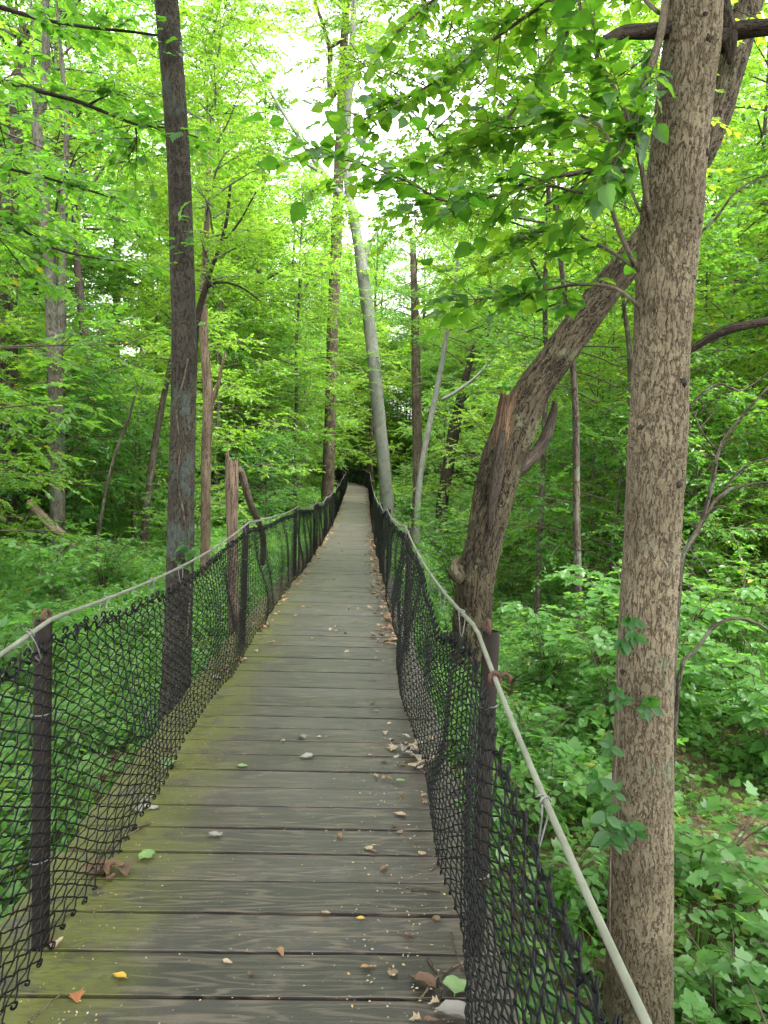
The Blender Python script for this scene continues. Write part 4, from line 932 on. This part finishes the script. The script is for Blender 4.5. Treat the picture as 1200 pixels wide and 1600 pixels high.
forest('sapling', SAPL, SL, 'sapling', 'saplings of the understory', 30, (52, 84), lambda y: 16, lambda y, k: 1.8, 1.3, (.9, 1.4), ())
forest('sapling', SAPL, SL, 'sapling', 'saplings of the understory', 140, (9, 76), lambda y: .58*y+3, lambda y, k: 4.2 if y < 15 else 2.8, 1.4, (.75, 1.3), ())
HL = ['low spreading shrub with mid green leaves', 'rounded shrub with bright green leaves', 'low plant with lobed light green leaves', 'tall shrub with deep green leaves']
forest('shrub', SHRUB, HL, 'shrub', 'shrubs of the forest floor', 250, (5, 70), lambda y: .56*y+2, lambda y, k: (1.9 if y > 14 else 3.2)+(.7 if k == 3 else 0), .9, (.7, 1.3), (), place=lambda nm_, var, loc, rz, sc_, lab, cat, grp: place_shrub(var, loc, rz, sc_, lab, grp))
# leafy plants near the straight trunk and along the fences
for (x, y, k, s_) in ((2.3, 6.6, 0, .95), (3.0, 7.3, 0, 1.1), (2.0, 7.9, 0, .8), (3.6, 6.3, 0, 1.0), (2.9, 8.6, 0, 1.1), (1.75, 5.2, 1, .9), (2.05, 4.3, 1, .9), (1.75, 3.4, 2, .8), (2.2, 3.3, 1, .9), (1.55, 2.5, 1, .8), (1.5, 4.2, 2, .9), (1.25, 5.0, 2, .9), (1.2, 2.4, 2, .8), (1.9, 2.7, 2, .8), (1.45, 6.2, 2, 1.0), (3.0, 3.7, 2, .9),
                     (-2.1, 3.4, 2, .8), (-2.6, 4.6, 1, .8), (-1.9, 5.0, 2, .7), (-3.0, 6.5, 1, 1.0), (-3.6, 5.4, 2, 1.0), (-2.4, 8.2, 2, 1.0), (-3.8, 9.5, 0, .8), (-4.6, 7.6, 0, .9)):
    place_shrub(NSHR[k], (x, y, gz(x, y)), random.uniform(0, 6.28), s_, ['leafy shrub with long serrated leaves ', 'knee-high plant with lobed leaves ', 'small plant with oval leaves '][k]+('at the edge of the bare earth bank' if x > 2.5 and y < 6 else 'between the fence and the straight trunk' if x > 0 and y < 3 else where(x, y)), 'leafy plants beside the boardwalk', 'leafy_plant', 'plant')

# bare arching stems past the straight trunk
bs = thing('bare_shrub', 'bare brown arching stems with few leaves beyond the straight trunk', 'shrub')
for k, (pts, Yd) in enumerate((([(1062, 905, 10), (1080, 850, 9), (1100, 810, 8), (1130, 770, 6), (1175, 756, 4), (1230, 752, 3)], 5.2), ([(1098, 812, 7), (1112, 760, 7), (1125, 700, 6), (1160, 650, 5), (1205, 600, 4)], 5.2), ([(1122, 705, 4), (1100, 680, 3), (1080, 640, 2)], 5.2), ([(1062, 1060, 7), (1085, 1020, 6), (1110, 985, 6), (1140, 966, 5), (1180, 972, 4), (1225, 1000, 3)], 4.8), ([(1128, 770, 4), (1160, 730, 3), (1200, 715, 2)], 5.3), ([(1075, 860, 4), (1050, 800, 3), (1068, 700, 2), (1090, 640, 2)], 5.6), ([(1062, 380, 5), (1110, 350, 4), (1150, 300, 3), (1200, 270, 2)], 5.0), ([(1070, 640, 5), (1120, 600, 4), (1160, 610, 3), (1215, 570, 2)], 5.4))):
    if k in (0, 3):
        p = at(*pts[0][:2], Yd); pts = pts; P_, r_ = px_path(pts, Yd); P_ = np.vstack([[p[0]-.02, p[1], gz(p[0], p[1])-.1], P_]); r_ = np.concatenate([[r_[0]*1.1], r_]); A = spline(np.column_stack([P_, r_]), 24); a = Acc(); tube(a, A[:, :3], A[:, 3], 7, lump=.1, seed=k)
    else: a = Acc(); px_tube(a, pts, Yd, 6, .05, lump=.1, seed=k, minr=.003)
    link('stem', a.mesh('stem', BARK_FAR), bs)

# creeper on the straight trunk
vn = thing('creeper_vine', 'five-leaved green creeper clinging to the straight grey-brown trunk', 'vine')
a = Acc(); px_tube(a, [(952, 1500, 3, 3.2), (955, 1300, 3, 3.18), (965, 1150, 3, 3.18), (968, 1000, 3, 3.18), (985, 950, 2, 3.17)], 3.2, 5, .04, minr=.003); link('stem', a.mesh('stem', BARK_TWIG), vn)
VL = make_mesh('leaflet', tmpl_serrate(.12, .1, .27, 6, 21)[0], tmpl_serrate(.12, .1, .27, 6, 21)[1], LEAFD)
for (px, py, s_, cnt) in ((985, 965, .075, 5), (990, 990, .07, 5), (975, 1000, .08, 5), (960, 1075, .06, 4), (968, 1095, .06, 4), (1012, 1105, .075, 5), (1015, 1090, .06, 4), (955, 1165, .07, 5), (945, 1270, .09, 5), (955, 1300, .1, 5), (978, 1285, .08, 5), (990, 1300, .06, 4), (935, 1220, .08, 5), (958, 1240, .06, 4)):
    c = at(px, py, 3.12)
    for m in range(cnt):
        an = m*6.28/5+q.normal(0, .15)
        leaf_obj('leaf', VL, c+q.normal(0, .004, 3), np.array([.8*math.cos(an)+q.normal()*.2, -.35+q.normal()*.2, .6*math.sin(an)-.45+q.normal()*.2]), np.array([0, -.8, .6])+q.normal(0, .25, 3), s_*q.uniform(.8, 1.15), vn)

# ------------------------------------------------------------------ ground cover (uncountable): points with plants on them
pc = bpy.data.collections.new('cover_plants')
def cover_plant(k):
    q2 = np.random.default_rng(600+k); lf = Acc(); n_ = (9, 12, 10, 14)[k]
    az = q2.uniform(0, 6.28, n_); rr = q2.uniform(.02, .13, n_); hh = q2.uniform(.03, (.10, .16, .13, .26)[k], n_)
    pos = np.column_stack([rr*np.cos(az), rr*np.sin(az), hh]); dr = np.column_stack([np.cos(az+q2.normal(0, .5, n_)), np.sin(az+q2.normal(0, .5, n_)), q2.normal(-.1, .15, n_)])
    nm = np.array((0, 0, 1.))+q2.normal(0, .25, (n_, 3)); sz = q2.uniform(.045, .085, n_)*(1, .9, 1.05, 1.1)[k]
    leaves_into(lf, (TR, T6, TL, T6)[k], pos, dr, nm, sz, q2.uniform(0, 1, n_))
    v, f = [], []
    n0 = 0
    for p in pos:
        b = p*np.array((.2, .2, 0)); w = .0022; sdv = np.array((-p[1], p[0], 0)); sdv = sdv/max(np.linalg.norm(sdv), 1e-6)*w
        v += [b-sdv-[0, 0, .03], b+sdv-[0, 0, .03], p+sdv*.5, p-sdv*.5]; f.append((n0, n0+1, n0+2, n0+3)); n0 += 4
    lf.add(np.array(v), [np.array(f)], rnd=np.zeros(len(v)))
    o = bpy.data.objects.new('cover_plant', lf.mesh('cover_plant', LEAFG)); pc.objects.link(o); return o
for k in range(4): cover_plant(k)
def scatter(n, x0, x1, y0, y1, dens):
    x = qf.uniform(x0, x1, n); y = qf.uniform(y0, y1, n); k = qf.uniform(0, 1, n) < dens(x, y); return x[k], y[k]
def dens_near(x, y):
    u = x-xmid(np.clip(y, -8, 70)); d = np.where(np.abs(u) < .86, 0, 1.0)
    d = d*np.where((np.abs(u) < 1.05), .5, 1)
    d = d*(1-.93*np.exp(-(((x-3.1)/1.1)**2+((y-5.0)/1.0)**2)**2))
    n_ = np.sin(x*2.1+1.3)*np.sin(y*1.7+.4)+.6*np.sin(x*4.3+y*3.7); d = d*np.clip(.9+.5*n_, .3, 1)
    return d*np.where((u > 0) & (y < 5), .7, 1)
def dens_far(x, y):
    u = x-xmid(np.clip(y, -8, 70)); return np.where(np.abs(u) < 1.0, 0, 1)*(np.abs(x) < .62*y+3)
gx, gy = [], []; gs = []
for (n_, x0, x1, y0, y1, dn, sc_) in ((24000, -9, 8, 1.2, 12, dens_near, 1.05), (32000, -18, 18, 12, 32, dens_far, 1.5), (16000, -36, 36, 32, 64, dens_far, 2.4), (14000, -60, 60, 60, 100, dens_far, 4.0)):
    x, y = scatter(n_, x0, x1, y0, y1, dn); gx.append(x); gy.append(y); gs.append(sc_*qf.uniform(.6, 1.25, len(x)))
gx, gy, gs = np.concatenate(gx), np.concatenate(gy), np.concatenate(gs)
me = bpy.data.meshes.new('cover_points'); N_ = len(gx); me.vertices.add(N_); me.vertices.foreach_set('co', np.column_stack([gx, gy, ground_z(gx, gy)-.005]).astype(np.float32).ravel())
for nm_, tp_, val in (('idx', 'INT', qf.integers(0, 4, N_).astype(np.int32)), ('scl', 'FLOAT', gs.astype(np.float32))):
    at_ = me.attributes.new(nm_, tp_, 'POINT'); at_.data.foreach_set('value', val)
at_ = me.attributes.new('rot', 'FLOAT_VECTOR', 'POINT'); at_.data.foreach_set('vector', np.column_stack([qf.normal(0, .12, N_), qf.normal(0, .12, N_), qf.uniform(0, 6.28, N_)]).astype(np.float32).ravel())
gc = link('ground_cover', me, kind='stuff'); gc['label'] = 'low green leafy ground cover all over the forest floor'; gc['category'] = 'ground cover'
ng = bpy.data.node_groups.new('cover', 'GeometryNodeTree')
ng.interface.new_socket('Geometry', in_out='INPUT', socket_type='NodeSocketGeometry'); ng.interface.new_socket('Geometry', in_out='OUTPUT', socket_type='NodeSocketGeometry')
gi = ng.nodes.new('NodeGroupInput'); g_o = ng.nodes.new('NodeGroupOutput'); ip = ng.nodes.new('GeometryNodeInstanceOnPoints'); ci = ng.nodes.new('GeometryNodeCollectionInfo')
ci.inputs['Collection'].default_value = pc; ci.inputs['Separate Children'].default_value = True; ci.inputs['Reset Children'].default_value = True
ip.inputs['Pick Instance'].default_value = True
for nm_, dt, sk in (('idx', 'INT', 'Instance Index'), ('rot', 'FLOAT_VECTOR', 'Rotation'), ('scl', 'FLOAT', 'Scale')):
    na = ng.nodes.new('GeometryNodeInputNamedAttribute'); na.data_type = dt; na.inputs['Name'].default_value = nm_; ng.links.new(na.outputs['Attribute'], ip.inputs[sk])
ng.links.new(gi.outputs[0], ip.inputs['Points']); ng.links.new(ci.outputs[0], ip.inputs['Instance']); ng.links.new(ip.outputs[0], g_o.inputs[0])
mo = gc.modifiers.new('cover', 'NODES'); mo.node_group = ng

# ------------------------------------------------------------------ fallen leaves, twigs and specks on the boards
def dry_leaf(seed, kind):
    q2 = np.random.default_rng(seed)
    if kind == 'oval': v, f = tmpl_serrate(q2.uniform(-.1, .2), q2.uniform(.2, .8), q2.uniform(.2, .3), 7, seed)
    elif kind == 'lobed': v, f = tmpl_lobed(); v = v.copy(); v[:, 2] += q2.normal(0, .06, len(v))
    else: v, f = tmpl_round(); v = v.copy(); v[:, 2] += q2.normal(0, .04, len(v))
    v = v.copy(); v[:, 1] -= .5; c = q2.uniform(.1, .5); v[:, 2] += c*v[:, 0]**2*2+q2.uniform(-.1, .3)*v[:, 1]**2
    v[:, 2] -= v[:, 2].min()
    n0 = len(v); return v, f
DRY = [dry_leaf(700+k, ('oval', 'lobed', 'oval', 'round', 'oval', 'lobed')[k]) for k in range(6)]+[(lambda vf: (vf[0]-np.array([0, .5, vf[0][:, 2].min()]), vf[1]))(tmpl_serrate(.05, .12, .44, 9, 55))]
mesh_cache = {}
def dry_mesh(k, mat):
    if (k, mat.name) not in mesh_cache: mesh_cache[(k, mat.name)] = make_mesh('fallen_leaf', DRY[k][0], DRY[k][1], mat, {'rnd': np.zeros(len(DRY[k][0]))})
    return mesh_cache[(k, mat.name)]
def on_deck(px, py):
    v = R_cw @ Vector((px-600, -(py-800), -F)); t = 1.0
    Yd = 3.0
    for _ in range(40):
        p = at(px, py, Yd); zt = float(zdeck(Yd)); 
        Yd = max(.5, (CAMZ-zt)/max(1e-4, -(p[2]-CAMZ)/Yd))
    return at(px, py, Yd)
def drop(px, py, k, mat, size, label, group=None, rz=None, lift=.004):
    p = on_deck(px, py); o = link('fallen_leaf', dry_mesh(k, mat)); o.location = (p[0], p[1], float(zdeck(p[1]))+lift)
    o.rotation_euler = (random.uniform(-.12, .12), random.uniform(-.12, .12), random.uniform(0, 6.28) if rz is None else rz); o.scale = (size, size, size)
    return tag(o, label, 'leaf', group)
drop(714, 1548, 6, LIT_GREEN, .105, 'large pale green leaf lying at the foot of the fence post', rz=-.3)
drop(708, 1590, 4, LIT_GREY, .12, 'curled grey-white leaf beside the large pale green leaf', rz=1.2)
drop(660, 1540, 4, LIT_BROWN, .10, 'dark brown curled leaf lying beside thin twigs', rz=.9)
drop(187, 1528, 2, LIT_YEL, .05, 'bright yellow leaf on the boards by the mossy edge', rz=1.2)
drop(230, 1340, 6, LIT_GREEN, .075, 'round dull green leaf on the mossy part of the boards')
drop(378, 1199, 0, LIT_GREEN, .06, 'narrow green leaf alone on the grey boards', rz=1.5)
drop(262, 1199, 1, LIT_GREEN, .10, 'green lobed leaf at the foot of the mossy-edge fence')
drop(480, 1184, 2, LIT_GREY, .085, 'pale grey leaf alone in the middle of the boards', rz=1.9)
drop(336, 1307, 0, LIT_GREY, .065, 'small whitish leaf on the boards near the mossy part', rz=1.5)
drop(472, 1154, 4, LIT_GREY, .07, 'rolled grey leaf in the middle of the boards', rz=.7)
drop(531, 1308, 4, LIT_ORA, .04, 'small red-orange leaf in the middle of the boards')
drop(625, 1275, 2, LIT_TAN, .065, 'tan folded leaf alone near the leaf-strewn edge', rz=1.2)
drop(563, 1437, 2, LIT_YEL, .032, 'tiny golden leaf in the middle of the boards')
drop(120, 1562, 5, LIT_ORA, .042, 'orange-brown torn leaf on the mossy boards by the fence')
drop(625, 1222, 0, LIT_GREEN, .06, 'pale green narrow leaf beside the heap of dry leaves', rz=1.2)
drop(610, 1172, 0, LIT_TAN, .06, 'tan pointed leaf beside the heap of dry leaves', rz=.9)
for k in range(26):
    drop(650+random.gauss(0, 14), 1182+random.gauss(0, 12), random.randrange(6), random.choice([LIT_TAN, LIT_TAN, LIT_GREY]), random.uniform(.04, .07), 'dry tan leaf in the heap by the netting on the boards', 'heap of dry leaves', lift=random.uniform(.004, .03))
for k in range(14):
    drop(155+random.gauss(0, 16), 1363+random.gauss(0, 9), random.randrange(6), LIT_BROWN, random.uniform(.04, .08), 'brown curled leaf in the clump under the mossy-edge netting', 'clump of brown leaves', lift=random.uniform(.004, .03))
for (px, py) in ((232, 1262), (225, 1255), (240, 1265), (215, 1268), (88, 1478), (80, 1475), (348, 1058), (358, 1060), (340, 1062), (325, 1120), (270, 1175), (262, 1172)):
    drop(px, py, random.randrange(6), random.choice([LIT_BROWN, LIT_TAN, LIT_GREY]), random.uniform(.04, .07), 'small dry leaf along the mossy-edge netting', 'dry leaves along the mossy edge')
for k in range(60):
    s_ = 2.0+5.5*random.random()**1.2; p = path(np.array([s_]), random.uniform(.38, .66) if random.random() < .8 else random.uniform(-.1, .4))[0]
    o = link('fallen_leaf', dry_mesh(random.randrange(6), random.choice([LIT, LIT_TAN, LIT_BROWN, LIT_BROWN, LIT]))); o.location = (p[0], p[1], p[2]+.004); z_ = random.uniform(.018, .045); o.scale = (z_,)*3
    o.rotation_euler = (random.uniform(-.2, .2), random.uniform(-.2, .2), random.uniform(0, 6.28))
    tag(o, 'small dry leaf scattered along the leaf-strewn edge of the boards', 'leaf', 'dry leaves scattered along the netting')
# beyond: a drift of leaves along both edges and specks of debris
lf = Acc()
def scatter_deck(n, s_lo, s_hi, lats, size, T, lift=.005):
    s_ = s_lo+(s_hi-s_lo)*qf.uniform(0, 1, n)**1.1; P = path(s_, lats(n)); P[:, 2] += lift+qf.uniform(0, .012, n)
    an = qf.uniform(0, 6.28, n); leaves_into(lf, T, P, np.column_stack([np.cos(an), np.sin(an), qf.normal(0, .15, n)]), np.array((0, 0, 1.))+qf.normal(0, .3, (n, 3)), size*qf.uniform(.5, 1.3, n), qf.uniform(0, 1, n))
scatter_deck(600, 6.5, 20, lambda n: .68-np.abs(qf.normal(0, .11, n)), .06, T6)
scatter_deck(600, 15, 46, lambda n: .68-np.abs(qf.normal(0, .10, n)), .075, T6)
scatter_deck(420, 5.5, 20, lambda n: -.69+np.abs(qf.normal(0, .08, n)), .055, T6)
scatter_deck(700, 13, 46, lambda n: -.68+np.abs(qf.normal(0, .09, n)), .07, T6)
scatter_deck(260, 6, 40, lambda n: qf.uniform(-.6, .6, n), .05, T6)
o = link('leaf_litter', lf.mesh('leaf_litter', LIT), kind='stuff'); o['label'] = 'drift of dry tan leaves along both edges of the boards'; o['category'] = 'leaf litter'
lf = Acc()
scatter_deck(900, 1.4, 7, lambda n: qf.uniform(-.75, .75, n), .0075, TD, .003)
scatter_deck(500, 1.4, 4.5, lambda n: .5+qf.normal(0, .13, n), .011, TD, .003)
scatter_deck(400, 1.4, 4.5, lambda n: -.5+qf.normal(0, .12, n), .008, TD, .003)
o = link('debris_specks', lf.mesh('debris_specks', SPECK), kind='stuff'); o['label'] = 'tiny pale and yellow specks of debris on the boards'; o['category'] = 'debris'
for (pts, w, lab) in (([(150, 1345), (185, 1318), (215, 1298), (235, 1289)], .0045, 'thin forked twig on the mossy boards'), ([(202, 1299), (220, 1293), (238, 1286)], .006, 'short dark twig on the mossy boards'),
                  ([(70, 1450), (95, 1440), (120, 1425)], .004, 'thin twig against the mossy-edge post'), ([(45, 1600), (70, 1580), (95, 1556)], .004, 'thin straight twig on the mossy boards by the fence'), ([(655, 1565), (680, 1535), (705, 1515), (735, 1500)], .005, 'bent twig on the boards at the foot of the post'),
                  ([(668, 1500), (685, 1530), (688, 1555), (683, 1575)], .004, 'curved thin twig beside the dark brown leaf'), ([(705, 1460), (712, 1490), (722, 1515), (735, 1530)], .0035, 'reddish thin twig leaning on the post foot'), ([(672, 1362), (685, 1352), (700, 1345)], .004, 'small twig on the boards under the netting'), ([(642, 1395), (660, 1394), (688, 1396)], .003, 'straight thin twig near the leaf-strewn edge'), ([(182, 1310), (186, 1296), (192, 1285)], .004, 'short twig under the mossy-edge netting')):
    P = np.array([on_deck(*p) for p in pts]); P[:, 2] = zdeck(P[:, 1])+.006+.004*np.sin(np.arange(len(P))*1.7); a = Acc(); A = spline(P, 12); tube(a, A, np.linspace(w, w*.5, 12), 6, lump=.15, seed=3)
    tag(link('twig', a.mesh('twig', BARK_TALL)), lab, 'twig')
